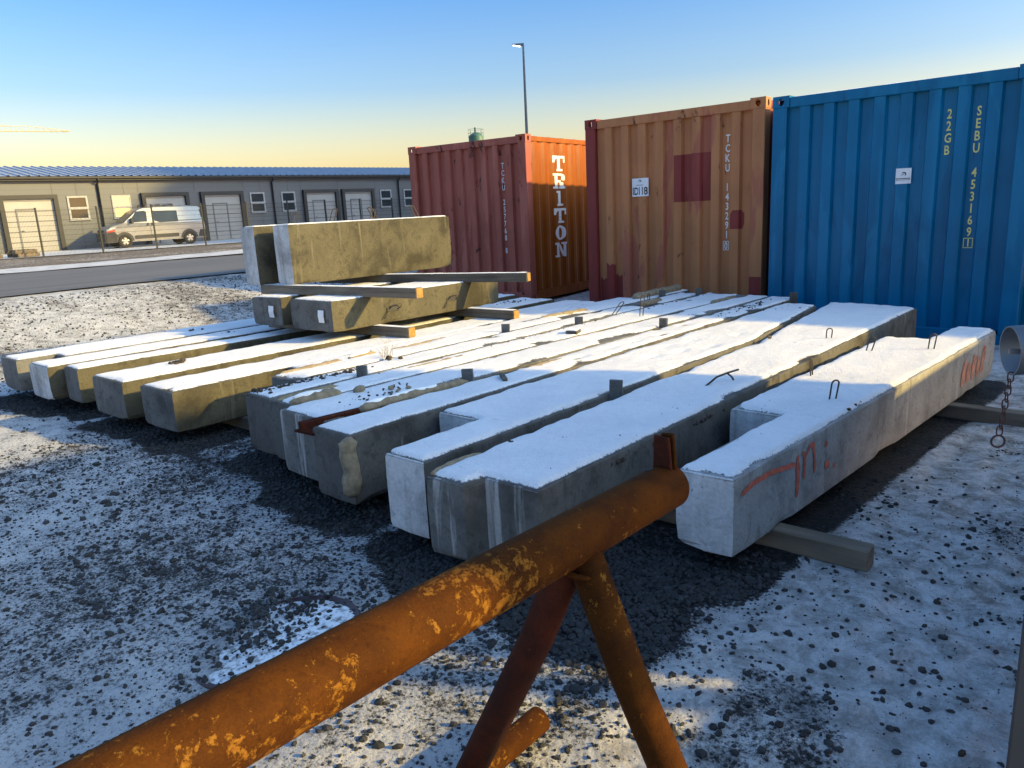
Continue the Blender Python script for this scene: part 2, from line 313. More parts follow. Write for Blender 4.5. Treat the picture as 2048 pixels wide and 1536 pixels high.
M['lamp_clear'] = simple('lamp_clear', (0.5, 0.53, 0.55), 0.15, var=0.1)
M['lamp_red'] = simple('lamp_red', (0.5, 0.05, 0.03), 0.25, var=0.1)
M['alloy'] = simple('alloy', (0.42, 0.42, 0.42), 0.35, 0.7, var=0.1)
M['pole'] = simple('lamp_pole', (0.11, 0.13, 0.15), 0.5, 0.3, var=0.1)
M['lamp_on'] = simple('lamp_on', (0.9, 0.95, 1.0), 0.3, emit=(0.85, 0.95, 1.0), es=6.0)
M['silo'] = simple('silo_green', (0.045, 0.12, 0.095), 0.5, var=0.15, sc=1)
M['crane'] = simple('crane_paint', (0.55, 0.48, 0.30), 0.5, var=0.1)
M['lid'] = simple('lid_rim', (0.055, 0.022, 0.026), 0.5, var=0.2)
M['shade_block'] = simple('shade_block_grey', (0.30, 0.31, 0.33), 0.6, var=0.08, sc=0.5)

# ------------------------------------------------------------------ beam layout (x to the right of the beams, y along them)
# name, footprint (counter-clockwise), z0, z1, material, near-end material, label
def rect(x0, x1, y0, y1): return [(x0, y0), (x1, y0), (x1, y1), (x0, y1)]
AZ0, AZ1 = 0.092, 0.385; BZ0, BZ1 = 0.085, 0.455; DZ1 = 0.44; EZ0, EZ1 = 0.085, 0.425
BEAMS = [
 ('A1', [(-8.27, 2.02), (-7.86, 2.03), (-7.86, 2.36), (-7.66, 2.37), (-7.64, 7.42), (-8.25, 7.42)], AZ0, AZ1, 'concrete', 'concrete', 'grey concrete beam at the far left of the pile, notched beside its near end'),
 ('A2', [(-7.58, 2.05), (-7.14, 2.06), (-7.12, 7.45), (-7.56, 7.45)], AZ0, AZ1, 'concrete_warm', 'concrete_pale', 'concrete beam with a pale smooth near end, second from the left of the pile'),
 ('A3', [(-7.08, 2.17), (-6.78, 2.17), (-6.62, 7.60), (-6.99, 7.60)], AZ0, AZ1, 'concrete_warm', 'concrete', 'narrow concrete beam, third from the left, lit along the gap beside it'),
 ('A4', [(-6.38, 2.14), (-5.83, 2.15), (-5.80, 7.36), (-6.34, 7.36)], AZ0, AZ1, 'concrete_warm', 'concrete', 'broad snowy concrete beam carrying a dirt clod, under the stacked blocks'),
 ('A5', [(-5.63, 2.20), (-5.14, 2.21), (-5.14, 7.34), (-5.62, 7.34)], AZ0, AZ1, 'concrete_warm', 'concrete', 'broad concrete beam with a brightly lit right side, left of the taller beams'),
 ('A6', [(-5.125, 3.11), (-4.82, 3.12), (-4.80, 7.67), (-5.105, 7.67)], AZ0, 0.398, 'concrete_dark', 'concrete_dark', 'short narrow beam set back behind the foam-edged beam'),
 ('B0', [(-4.68, 2.71), (-4.385, 2.72), (-4.38, 8.20), (-4.66, 8.20)], BZ0, BZ1, 'concrete_dark', 'concrete', 'set-back concrete beam with a foam line along its left edge'),
 ('B1', [(-4.365, 2.33), (-4.075, 2.33), (-4.07, 7.9), (-4.36, 7.9)], BZ0, BZ1, 'concrete', 'concrete_dark', 'concrete beam strewn with soil, leftmost of the taller middle beams'),
 ('B2', [(-4.045, 2.31), (-3.80, 2.31), (-3.56, 7.95), (-4.05, 7.98)], BZ0, BZ1, 'concrete', 'concrete_dark', 'slim concrete beam between two lumpy foam lines'),
 ('B3', [(-3.785, 2.22), (-3.335, 2.21), (-3.275, 7.9), (-3.54, 7.92)], BZ0, BZ1, 'concrete', 'concrete_streaked', 'concrete beam with a half pale end beside the rusty steel strip'),
 ('B4', [(-3.30, 2.11), (-2.985, 2.11), (-2.96, 7.86), (-3.25, 7.86)], BZ0, BZ1, 'concrete_dark', 'concrete_dark', 'dark concrete beam with foam on its near corner, next to the deep notch'),
 ('C1', [(-2.64, 2.05), (-2.375, 2.05), (-2.355, 5.4), (-2.60, 7.40), (-2.93, 7.40), (-2.945, 2.68), (-2.655, 2.68)], BZ0, 0.45, 'concrete_dark', 'concrete_pale', 'wide snowy concrete beam with a pale end and a deep square notch'),
 ('D1', [(-2.275, 1.97), (-2.060, 1.975), (-2.040, 2.085), (-1.765, 2.095), (-1.755, 7.58), (-2.575, 7.66), (-2.325, 5.4)], BZ0, DZ1, 'concrete_dark', 'concrete_streaked', 'widest snowy concrete beam with a stepped streaked end behind the pipe trestle'),
 ('E1', [(-1.475, 2.64), (-1.222, 2.65), (-0.985, 6.66), (-1.02, 6.76), (-1.27, 6.77), (-1.33, 6.06), (-1.62, 6.05), (-1.70, 3.62), (-1.43, 3.62)], EZ0, EZ1, 'concrete_light', 'concrete_pale', 'separate pale concrete beam at the right, sprayed with red marks'),
]
def poly_dist(X, Y, poly):
    """signed distance, positive inside"""
    P = np.array(poly); d = np.full(X.shape, 1e9); ins = np.zeros(X.shape, bool); n = len(P)
    for i in range(n):
        a = P[i]; b = P[(i + 1) % n]; e = b - a; t = np.clip(((X - a[0]) * e[0] + (Y - a[1]) * e[1]) / (e @ e), 0, 1)
        d = np.minimum(d, np.hypot(X - a[0] - t * e[0], Y - a[1] - t * e[1]))
        c = ((a[1] > Y) != (b[1] > Y)) & (X < (b[0] - a[0]) * (Y - a[1]) / (b[1] - a[1] + 1e-12) + a[0]); ins ^= c
    return np.where(ins, d, -d)

# ------------------------------------------------------------------ ground
def hgt(x, y):
    base = 0.505 * sst(-9.4, -13.9, x) + 0.03 * sst(-24.5, -28, x)
    near = sst(14, 9, np.hypot(x + 3, y - 3))
    r = 0.030 * (fbm(x * 1.1, y * 1.1, 3, 3) - 0.5) + 0.022 * (fbm(x * 7, y * 7, 9, 3) - 0.5)
    ver = sst(-25.2, -26.5, x) * sst(-34.3, -33.5, x) * 0.16 * (fbm(x * 0.9, y * 0.9, 21, 4) - 0.45)
    tr_ = sst(-1.25, -0.95, x) * sst(9, 7, y) * sst(2.5, 1.0, x) * (0.030 * (np.abs(fbm(x * 4.2, y * 4.2, 71, 4) - 0.5) * 2 - 0.25) + 0.012 * (fbm(x * 15, y * 15, 73, 2) - 0.5))
    return base + r * (0.35 + 0.65 * near) - 0.012 + ver + tr_
def cover(x, y):
    """snow, ice, soil attributes"""
    s = 0.60 + 0.42 * (fbm(x * 0.9, y * 0.9, 31, 4) - 0.5)
    dm = np.full(np.shape(x), -9.0)
    for bm_ in BEAMS:
        P = bm_[1]
        dm = np.maximum(dm, poly_dist(x, y, P))
    wd = 0.20 + 0.06 * sst(-3.0, -2.0, x); sh = sst(-1.0, -0.08, (dm + 0.30 * (fbm(x * 3, y * 3, 5, 3) - 0.5)) / wd)
    front = (y < 3.0) & (x < -1.05)
    s = s - sh * 1.1 * np.where(front, 1, 0.9)
    pile = sst(0.42, 0.16, np.hypot((x + 1.55) * 0.9, y - 2.15) + 0.22 * (fbm(x * 4, y * 4, 8, 3) - 0.5))
    s = s - pile * 1.2
    near = sst(1.75, 1.0, y) * sst(-3.4, -2.2, x); s = s + 0.13 * near
    right = sst(-1.28, -0.98, x + 0.10 * (fbm(x * 3, y * 3, 14, 3) - 0.5)) * (y < 9)
    rs = 0.88 - 0.35 * sst(0.5, 0.72, fbm(x * 2.6, y * 2.6, 44, 4))
    under = sst(-0.16, -0.02, dm)
    s = np.where(right > 0, s * (1 - right) + right * (rs - 1.4 * under), s)
    ice = right * (0.72 + 0.28 * sst(2.2, 3.2, y))
    far = sst(-9.0, -10.0, x)
    s = s * (1 - far) + far * (0.52 + 0.55 * (fbm(x * 0.35, y * 1.1, 17, 4) - 0.5))
    verge = sst(-25.0, -26.0, x); s = s * (1 - verge) + verge * (0.33 + 0.4 * (fbm(x * 0.6, y * 0.4, 61, 4) - 0.5))
    soil = 0.35 * far + 0.35 * verge
    return s, ice, soil
def span(a, b, st): return list(np.arange(a, b, st))
gx = list(-np.geomspace(900, 62, 14)) + span(-60, -36, 1.2) + span(-36, -9.2, 0.30) + span(-9.2, 1.2, 0.034) + span(1.2, 12, 0.5) + list(np.geomspace(12, 900, 16))
gy = list(-np.geomspace(900, 8, 18)) + span(-7, 0, 0.4) + span(0, 3.3, 0.034) + span(3.3, 9.4, 0.08) + span(9.4, 60, 0.6) + list(np.geomspace(60, 900, 14))
GX, GY = np.meshgrid(np.array(gx), np.array(gy)); GZ = hgt(GX, GY)
nx, ny = len(gx), len(gy); idx = np.arange(nx * ny).reshape(ny, nx)
Fq = np.stack([idx[:-1, :-1], idx[:-1, 1:], idx[1:, 1:], idx[1:, :-1]], -1).reshape(-1, 4)
ground = bigmesh('ground', np.stack([GX, GY, GZ], -1).reshape(-1, 3), Fq, M['ground'], smooth=True); tag(ground, kind='structure')
for nm, arr in zip(('snow', 'ice', 'soil'), cover(GX.ravel(), GY.ravel())):
    a = ground.data.attributes.new(nm, 'FLOAT', 'POINT'); a.data.foreach_set('value', np.asarray(arr, np.float32).ravel())

def strip(name, x0, x1, y0, y1, z, mat, dx=1.0, dy=1.0, amp=0.0, edge=0.0, seed=0, kind='structure'):
    xs = np.arange(x0, x1 + 1e-6, dx); ys = np.arange(y0, y1 + 1e-6, dy); Xg, Yg = np.meshgrid(xs, ys)
    Zg = z + amp * (fbm(Xg * 0.8, Yg * 0.8, seed, 4) - 0.5)
    Xg = Xg.copy()
    if edge:
        Xg[:, 0] += edge * (fbm(Yg[:, 0] * 0.5, Yg[:, 0] * 0, seed + 3, 4) - 0.5); Xg[:, -1] += edge * (fbm(Yg[:, 0] * 0.5, Yg[:, 0] * 0 + 7, seed + 5, 4) - 0.5)
    a, b_ = Xg.shape; ii = np.arange(a * b_).reshape(a, b_)
    F_ = np.stack([ii[:-1, :-1], ii[:-1, 1:], ii[1:, 1:], ii[1:, :-1]], -1).reshape(-1, 4)
    return tag(bigmesh(name, np.stack([Xg, Yg, Zg], -1).reshape(-1, 3), F_, mat, smooth=True), kind=kind)
strip('road', -22.4, -14.4, -120, 160, 0.520, M['asphalt'], 0.8, 1.0, 0.0, 0.5, 4)
strip('snow_verge', -25.3, -22.3, -120, 160, 0.545, M['verge_snow'], 0.3, 0.6, 0.09, 0.8, 8)
strip('forecourt', -42.9, -34.9, -60, 120, 0.560, M['thin_snow'], 1.0, 1.0, 0.01, 0.1, 12)

# ------------------------------------------------------------------ crushed stone lying loose
ico_v = []; t_ = (1 + 5 ** 0.5) / 2
for a_ in (-1, 1):
    for b_ in (-t_, t_): ico_v += [(a_, b_, 0), (0, a_, b_), (b_, 0, a_)]
ico_v = np.array(ico_v, float) / math.hypot(1, t_)
from itertools import combinations
ico_f = []
dmin = min(np.linalg.norm(ico_v[i] - ico_v[j]) for i, j in combinations(range(12), 2)) * 1.05
for i, j, k in combinations(range(12), 3):
    if all(np.linalg.norm(ico_v[a_] - ico_v[b_]) < dmin for a_, b_ in ((i, j), (j, k), (i, k))):
        nrm = np.cross(ico_v[j] - ico_v[i], ico_v[k] - ico_v[i]); ico_f.append((i, j, k) if nrm @ ico_v[i] > 0 else (i, k, j))
ico_f = np.array(ico_f)
def stones(name, xy, size, sink=0.35, mat='stone'):
    n_ = len(xy); base = ico_v[None] * (0.78 + 0.44 * RNG.random((n_, 12, 1)))
    sc = size[:, None] * (0.62 + 0.75 * RNG.random((n_, 3))); sc[:, 2] *= 0.72
    base = base * sc[:, None]
    an = RNG.random(n_) * 6.283; c_, s_ = np.cos(an)[:, None], np.sin(an)[:, None]
    ti = (RNG.random(n_) - 0.5)[:, None] * 1.2; y2 = base[..., 1] * np.cos(ti) - base[..., 2] * np.sin(ti); z2 = base[..., 1] * np.sin(ti) + base[..., 2] * np.cos(ti)
    x3 = base[..., 0] * c_ - y2 * s_; y3 = base[..., 0] * s_ + y2 * c_
    zz = hgt(xy[:, 0], xy[:, 1]) + size * (0.5 - sink)
    V = np.stack([x3 + xy[:, :1], y3 + xy[:, 1:2], z2 + zz[:, None]], -1).reshape(-1, 3)
    F_ = (ico_f[None] + 12 * np.arange(n_)[:, None, None]).reshape(-1, 3)
    return bigmesh(name, V, F_, M[mat])
def scatter(n_, x0, x1, y0, y1, keep):
    q = np.stack([x0 + (x1 - x0) * RNG.random(n_), y0 + (y1 - y0) * RNG.random(n_)], -1)
    return q[RNG.random(n_) < keep(q[:, 0], q[:, 1])]
allb = lambda x, y: np.max([poly_dist(x, y, b_[1]) for b_ in BEAMS], 0)
def bare(x, y): return np.clip(1.05 - 1.45 * cover(x, y)[0], 0, 1)
s1 = scatter(30000, -8.6, -0.9, 0.9, 2.95, lambda x, y: bare(x, y) ** 1.6 * 0.95)
s1b = scatter(9000, -2.5, -1.05, 1.5, 2.7, lambda x, y: bare(x, y) ** 2)
s2 = scatter(60000, -6.2, -1.0, 0.45, 2.6, lambda x, y: 0.22 + 0.30 * bare(x, y))
s3 = scatter(2600, -5.6, -0.9, 0.5, 2.2, lambda x, y: np.full(x.shape, 0.13))
s4 = scatter(16000, -1.2, -0.1, 1.3, 5.0, lambda x, y: 0.16 * sst(5, 3.4, y) + 0.30 * sst(0.50, 0.74, fbm(x * 2.6, y * 2.6, 44, 4)))
s5 = scatter(9000, -13.8, -8.4, 1.5, 12, lambda x, y: np.full(x.shape, 0.8))
gm = [stones('gravel', np.concatenate([s1, s1b]), 0.006 + 0.011 * RNG.random(len(s1) + len(s1b)) ** 2, 0.25)]
gm.append(stones('gravel', s2, 0.0022 + 0.0088 * RNG.random(len(s2)) ** 3.2, 0.40))
gm.append(stones('gravel', s3, 0.007 + 0.017 * RNG.random(len(s3)) ** 3, 0.25))
gm.append(stones('gravel', s4, 0.0022 + 0.013 * RNG.random(len(s4)) ** 4.5, 0.38))
gm.append(stones('gravel', s5, 0.006 + 0.014 * RNG.random(len(s5)) ** 2.5, 0.3))
def join(objs, name):
    V = []; F_ = []; o_ = 0
    for q in objs:
        me = q.data; v = np.empty(len(me.vertices) * 3, np.float32); me.vertices.foreach_get('co', v); V.append(v.reshape(-1, 3))
        l = np.empty(len(me.loops), np.int32); me.loops.foreach_get('vertex_index', l); F_.append(l.reshape(-1, 3) + o_); o_ += len(me.vertices)
        mt_ = me.materials[0]; bpy.data.objects.remove(q); 
    return bigmesh(name, np.concatenate(V), np.concatenate(F_), mt_)
grav = join(gm, 'gravel'); tag(grav, 'dark crushed stone scattered over the snowy yard', 'gravel', kind='stuff')

# ------------------------------------------------------------------ low industrial building across the road
TH = math.radians(3.0)
bld = thing('industrial_building', 'long low grey industrial building with roller doors and snowy metal roof', 'building', (-43.208, 18.638, 0.0), -TH)
# local: +y along the wall, +x towards the yard
S0, S1, ZE = -34.0, 52.0, 4.12
wall = MB().box(-11.5, 0, S0, S1, 0.3, ZE).build('wall', M['wall_panel'], bld)
for s_ in (-4.36, -3.23, -0.91, -0.16, 2.96, 5.95, 7.0, 8.9, 9.8, 12.6, 15.6, 18.9, 20, 22.5, -8, -9.5, -11): MB().box(0.002, 0.008, s_ - 0.02, s_ + 0.02, 3.40 if -0.3 < s_ < 6.1 else 0.6, ZE - 0.02).build('panel_seam', M['seam'], wall)
for z_ in np.arange(0.9, 4.0, 0.30): MB().box(0.001, 0.004, S0, S1, z_ - 0.008, z_ + 0.008).build('panel_joint', M['seam'], wall)
# pitched roof of trapezoid sheet
rs = np.arange(S0 - 0.3, S1 + 0.3, 0.001)
kk = []; s_ = S0 - 0.3
while s_ < S1 + 0.3:
    kk += [(s_, 0.0), (s_ + 0.30, 0.0), (s_ + 0.34, 0.055), (s_ + 0.40, 0.055), (s_ + 0.44, 0.0)]; s_ += 0.44
ks = np.array([q[0] for q in kk]); kd = np.array([q[1] for q in kk]); nk = len(ks)
XR = ((0.35, 4.235), (-5.75, 5.13), (-11.9, 4.23))
V = np.concatenate([np.stack([np.full(nk, x_), ks, z_ + kd], -1) for x_, z_ in XR]); F_ = []
for r_ in range(2):
    a_ = np.arange(nk - 1) + r_ * nk; F_.append(np.stack([a_, a_ + 1, a_ + 1 + nk, a_ + nk], -1))
roof = bigmesh('roof', V, np.concatenate(F_)[:, ::-1], M['roof'], bld)
MB().box(0.24, 0.30, S0 - 0.2, S1 + 0.2, 4.02, 4.225).build('fascia', M['trim_dark'], roof)
MB().box(0.305, 0.42, S0 - 0.2, S1 + 0.2, 4.12, 4.215).build('gutter', M['trim_dark'], roof)
for s_ in (-12.1, -2.2, 7.8, 17.55, 27.4): MB().tube([(0.36, s_, 4.13), (0.34, s_, 4.0), (0.09, s_, 3.85), (0.09, s_, 0.6)], 0.055, 10).build('downpipe', M['trim_dark'], bld, True)
for s_ in (-6.80, -0.08, 3.22, 9.88, 12.78, -10.2, 19.8, 22.7, -16.5, 29.6):
    w_ = 2.6; d_ = MB().box(0.012, 0.03, s_ + 0.2, s_ + w_ - 0.2, 0.55, 3.16).build('roller_door', M['door_white'], bld)
    fr = MB().box(0.010, 0.20, s_, s_ + 0.2, 0.5, 3.35).box(0.010, 0.20, s_ + w_ - 0.2, s_ + w_, 0.5, 3.35).box(0.010, 0.20, s_ + 0.2, s_ + w_ - 0.2, 3.16, 3.35).build('frame', M['trim_dark'], d_)
    for z_ in np.arange(1.05, 3.1, 0.5): MB().box(0.0305, 0.034, s_ + 0.2, s_ + w_ - 0.2, z_ - 0.012, z_ + 0.012).build('section_joint', M['seam'], d_)
    a_ = s_ + 0.66; MB().box(0.034, 0.055, a_, a_ + 0.07, 0.62, 2.70).box(0.034, 0.055, a_ + 0.85, a_ + 0.92, 0.62, 2.70).box(0.034, 0.055, a_ + 0.07, a_ + 0.85, 2.62, 2.70).build('wicket_door_frame', M['door_frame'], d_)
    MB().box(0.036, 0.09, a_ + 0.12, a_ + 0.24, 1.60, 1.63).build('handle', M['dark'], d_)
for i_, s_ in enumerate((-3.75, -1.6, 6.28, 8.38, 15.95, 18.0, -13.2, 25.6)):
    lit = (i_ == 1); w_ = 0.97
    wd = MB().box(0.010, 0.05, s_, s_ + 0.09, 2.05, 3.26).box(0.010, 0.05, s_ + w_ - 0.09, s_ + w_, 2.05, 3.26).box(0.010, 0.05, s_ + 0.09, s_ + w_ - 0.09, 3.17, 3.26).box(0.010, 0.05, s_ + 0.09, s_ + w_ - 0.09, 2.05, 2.14).box(0.010, 0.05, s_ + 0.09, s_ + w_ - 0.09, 2.58, 2.70).build('window', M['win_frame'], bld)
    for z0_, z1_ in ((2.14, 2.58), (2.70, 3.17)): MB().box(0.012, 0.022, s_ + 0.09, s_ + w_ - 0.09, z0_, z1_).build('pane', M['lit_room'] if lit else M['glass'], wd)
    MB().box(0.05, 0.10, s_ - 0.03, s_ + w_ + 0.03, 2.02, 2.048).build('sill', M['win_frame'], wd)

# ------------------------------------------------------------------ mesh fence
FX = -34.6; fen = thing('mesh_fence', 'dark green welded mesh fence in front of the industrial building', 'fence', (FX, 0, 0.5))
step = 2.30; y0_ = 1.45
for i in range(14):
    ya = y0_ + i * step
    MB().box(-0.03, 0.03, ya - 0.03, ya + 0.03, -0.15, 1.98).build('post', M['fence'], fen)
    if i < 13:
        pm = MB()
        for z_ in np.arange(0.06, 1.93, 0.2): pm.box(0.032, 0.040, ya, ya + step, z_ - 0.006, z_ + 0.006)
        for k_ in range(1, 46): pm.box(0.0405, 0.045, ya + k_ * 0.05 - 0.0025, ya + k_ * 0.05 + 0.0025, 0.03, 1.92)
        pm.build('wire_panel', M['fence'], fen)

# pallets behind the fence
for k_, (px_, py_, pz_, rz_) in enumerate(((-36.0, 10.35, 0.57, 0.06), (-36.05, 10.3, 0.715, 0.02), (-36.0, 9.1, 0.57, -0.1))):
    pl = thing('wooden_pallet', ('wooden pallet on the ground under another, behind the mesh fence', 'wooden pallet lying on top of another behind the mesh fence', 'wooden pallet lying alone at the left edge behind the fence')[k_], 'pallet', (px_, py_, pz_), rz_, 'pallets behind the fence')
    for j in range(5): MB().box(-0.6, 0.6, -0.4 + j * 0.175, -0.4 + j * 0.175 + 0.1, 0.122, 0.142).build('deck_board', M['timber'], pl)
    for x_ in (-0.6, -0.07, 0.46):
        MB().box(x_, x_ + 0.14, -0.4, 0.4, 0.022, 0.12).build('bearer', M['timber'], pl); MB().box(x_, x_ + 0.14, -0.4, 0.4, 0.0, 0.02).build('bottom_board', M['timber'], pl)

# ------------------------------------------------------------------ van
van = thing('parked_van', 'silver panel van with roof bars parked beside the lit window', 'van', (-39.9, 17.45, 0.56), math.radians(-8))
# local: length along y (front at -y), right side (+x) faces the yard
prof = [(-2.39, 0.28), (-2.41, 0.62), (-2.36, 0.92), (-2.18, 1.04), (-1.62, 1.17), (-1.52, 1.20), (-0.82, 1.80), (-0.55, 1.90), (0.1, 1.945), (1.6, 1.955), (2.18, 1.91), (2.30, 1.80), (2.36, 1.10), (2.39, 0.85), (2.38, 0.30)]
def hw(z): return 0.95 if z < 1.05 else 0.95 - 0.17 * ((z - 1.05) / 0.9) ** 1.3
def hwf(y, z): return hw(z) * (1 - 0.10 * max(0, (-1.9 - y) / 0.5) ** 1.5)
rows = []
v_ = []; f_ = []
fr_ = (-1.0, -0.88, 0.0, 0.88, 1.0)
for (y_, z_) in prof:
    w_ = hwf(y_, z_); ii_ = []
    for q in fr_: ii_.append(len(v_)); v_.append((q * w_, y_ + (0.05 if abs(q) == 1 and y_ < -2.1 else 0), z_ - (0.035 if abs(q) == 1 and z_ > 1.5 else 0)))
    rows.append(ii_)
for a_, b_ in zip(rows, rows[1:]):
    for k_ in range(4): f_.append((a_[k_], a_[k_ + 1], b_[k_ + 1], b_[k_]))
f_.append(tuple(r_[0] for r_ in rows)); f_.append(tuple(reversed([r_[-1] for r_ in rows]))); f_.append(tuple([rows[0][k_] for k_ in (4, 3, 2, 1, 0)] + [rows[-1][k_] for k_ in range(5)]))
mobj('body', v_, f_, M['van_silver'], van)
def sidep(name, pts, mat, off=0.006, parent=None):
    for sx in (1, -1):
        v_ = [(sx * (hwf(y_, z_) + off - (0.0 if z_ < 1.5 else 0.0)), y_, z_) for y_, z_ in pts]
        mobj(name, v_, [tuple(range(len(pts)))[::sx]], mat, parent or van)
sidep('door_window', [(-1.28, 1.20), (-0.42, 1.24), (-0.38, 1.70), (-0.48, 1.76), (-0.86, 1.74)], M['glass'])
sidep('side_window', [(-0.06, 1.26), (0.16, 1.16), (1.08, 1.17), (1.08, 1.72), (-0.10, 1.74), (-0.16, 1.45)], M['glass'])
sidep('door_rail', [(1.10, 1.20), (2.28, 1.22), (2.28, 1.25), (1.10, 1.23)], M['van_plastic'])
sidep('sill_trim', [(-1.05, 0.42), (1.02, 0.42), (1.02, 0.60), (-1.05, 0.58)], M['van_plastic'])
sidep('door_gap', [(-0.30, 0.45), (-0.285, 0.45), (-0.285, 1.74), (-0.30, 1.74)], M['dark'], 0.004)
sidep('door_handle', [(-0.44, 1.02), (-0.36, 1.02), (-0.36, 1.16), (-0.44, 1.16)], M['van_plastic'], 0.02)
sidep('door_handle', [(-0.22, 1.03), (-0.14, 1.03), (-0.14, 1.17), (-0.22, 1.17)], M['van_plastic'], 0.02)
sidep('headlight', [(-2.28, 0.86), (-1.94, 0.96), (-1.86, 1.06), (-2.12, 1.02)], M['lamp_clear'], 0.008)
sidep('indicator', [(-2.33, 0.76), (-1.96, 0.82), (-1.94, 0.90), (-2.31, 0.83)], M['lamp_red'], 0.01)
sidep('bumper_side', [(-2.36, 0.30), (-1.72, 0.30), (-1.80, 0.56), (-2.0, 0.80), (-2.36, 0.74)], M['van_plastic'], 0.012)
sidep('tail_light', [(2.27, 0.95), (2.33, 0.95), (2.30, 1.75), (2.22, 1.75)], M['van_plastic'], 0.008)
sidep('rear_bumper', [(1.98, 0.36), (2.37, 0.36), (2.37, 0.72), (2.10, 0.72)], M['van_plastic'], 0.012)
mobj('windscreen', [(-0.80, -1.46, 1.245), (0.80, -1.46, 1.245), (0.72, -0.88, 1.755), (-0.72, -0.88, 1.755)], [(0, 1, 2, 3)], M['glass'], van).location = (0, -0.02, 0.01)
MB().box(-0.84, 0.84, -2.45, -2.36, 0.30, 0.74).build('front_bumper', M['van_plastic'], van, bevel=0.03)
MB().box(-0.45, 0.45, -2.425, -2.35, 0.78, 0.90).build('grille', M['dark'], van)
for sx in (1, -1):
    MB().box(sx * 0.97 - 0.05, sx * 0.97 + 0.13 * sx + 0.05, -1.22, -1.10, 1.16, 1.42).build('mirror', M['van_plastic'], van, bevel=0.03)
    for yw in (-1.56, 1.54):
        a_ = []; 
        for k_ in range(13): t2 = math.pi * k_ / 12; a_.append((yw + 0.42 * math.cos(t2), 0.34 + 0.43 * math.sin(t2)))
        mobj('wheel_arch', [(sx * 0.958, y_, max(z_, 0.3)) for y_, z_ in a_], [tuple(range(13))[::sx]], M['dark'], van)
        wv, wf = lathe([(0.19, 0.0), (0.30, -0.01), (0.33, 0.03), (0.33, 0.17), (0.30, 0.21), (0.19, 0.20), (0.19, 0.0)], 28, 'x')
        wh = mobj('wheel', [((x_ + 0.785) * sx, y_ + yw, z_ + 0.33) for x_, y_, z_ in wv], wf, M['tyre'], van, True)
        MB().add(*tube([(sx * 0.90, yw, 0.33), (sx * 0.97, yw, 0.33)], 0.19, 24)).build('disc', M['dark'], wh)
        for k_ in range(5):
            an = k_ * 2 * math.pi / 5 + 0.3; c_, s_ = math.cos(an), math.sin(an)
            MB().hull8([(sx * 0.972, yw - 0.04 * s_, 0.33 + 0.04 * c_), (sx * 0.972, yw + 0.17 * c_ - 0.06 * s_, 0.33 + 0.17 * s_ + 0.06 * c_), (sx * 0.972, yw + 0.17 * c_ + 0.06 * s_, 0.33 + 0.17 * s_ - 0.06 * c_), (sx * 0.972, yw + 0.04 * s_, 0.33 - 0.04 * c_)],
                       [(sx * 0.99, yw - 0.03 * s_, 0.33 + 0.03 * c_), (sx * 0.985, yw + 0.17 * c_ - 0.05 * s_, 0.33 + 0.17 * s_ + 0.05 * c_), (sx * 0.985, yw + 0.17 * c_ + 0.05 * s_, 0.33 + 0.17 * s_ - 0.05 * c_), (sx * 0.99, yw + 0.03 * s_, 0.33 - 0.03 * c_)]).build('rim', M['alloy'], wh)
for yb in (-0.3, 0.35, 0.95): MB().box(-0.72, 0.72, yb - 0.03, yb + 0.03, 2.02, 2.05).box(-0.70, -0.64, yb - 0.05, yb + 0.05, 1.90, 2.02).box(0.64, 0.70, yb - 0.05, yb + 0.05, 1.90, 2.02).build('roof_bar', M['dark'], van)
MB().box(0.67, 0.70, -0.3, 0.95, 2.055, 2.075).build('roof_rail', M['dark'], van)

# ------------------------------------------------------------------ far things above the roofs
LR = Vector((-0.679, 0.814, 0)) * 42
lp = thing('street_lamp', 'tall grey street lamp switched on behind the red container', 'street lamp', (LR.x, LR.y, 0.3))
MB().tube([(0, 0, 0), (0, 0, 4), (0, 0, 9.9), (0.0, 0.0, 10.02)], [0.11, 0.09, 0.055, 0.05], 12).build('pole', M['pole'], lp, True)
hd = MB().hull8([(-0.50, -0.30, 9.99), (-0.46, -0.40, 9.99), (0.07, 0.0, 9.90), (0.0, 0.10, 9.90)], [(-0.49, -0.30, 10.05), (-0.45, -0.39, 10.05), (0.05, 0.0, 10.06), (-0.02, 0.08, 10.06)]).build('head', M['pole'], lp)
MB().hull8([(-0.46, -0.30, 9.955), (-0.43, -0.37, 9.955), (-0.12, -0.12, 9.89), (-0.17, -0.05, 9.89)], [(-0.46, -0.30, 9.985), (-0.43, -0.37, 9.985), (-0.12, -0.12, 9.915), (-0.17, -0.05, 9.915)]).build('lens', M['lamp_on'], hd)
SR = Vector((-0.723, 0.761, 0)) * 95
sil = thing('silo', 'dark green silo top with a railing rising behind the red container', 'silo', (SR.x, SR.y, 0))
v_, f_ = lathe([(0.95, 0), (0.95, 10.6), (0.85, 10.8), (0.45, 11.05), (0.12, 11.15)], 28); f_.append(tuple(4 * 28 + k_ for k_ in range(28))); mobj('tank', v_, f_, M['silo'], sil, False)
MB().tube([(-0.1, 0, 11.0), (-0.1, 0, 11.75)], 0.12, 10).build('vent_pipe', M['silo'], sil)
rl = MB()
for z_ in (11.05, 11.5): rl.tube([(0.95 * math.cos(k_ * math.pi / 12), 0.95 * math.sin(k_ * math.pi / 12), z_) for k_ in range(24)], 0.018, 5, closed=True)
for k_ in range(8): rl.tube([(0.95 * math.cos(k_ * math.pi / 4), 0.95 * math.sin(k_ * math.pi / 4), 10.5), (0.95 * math.cos(k_ * math.pi / 4), 0.95 * math.sin(k_ * math.pi / 4), 11.5)], 0.02, 5)
rl.build('railing', M['silo'], sil)
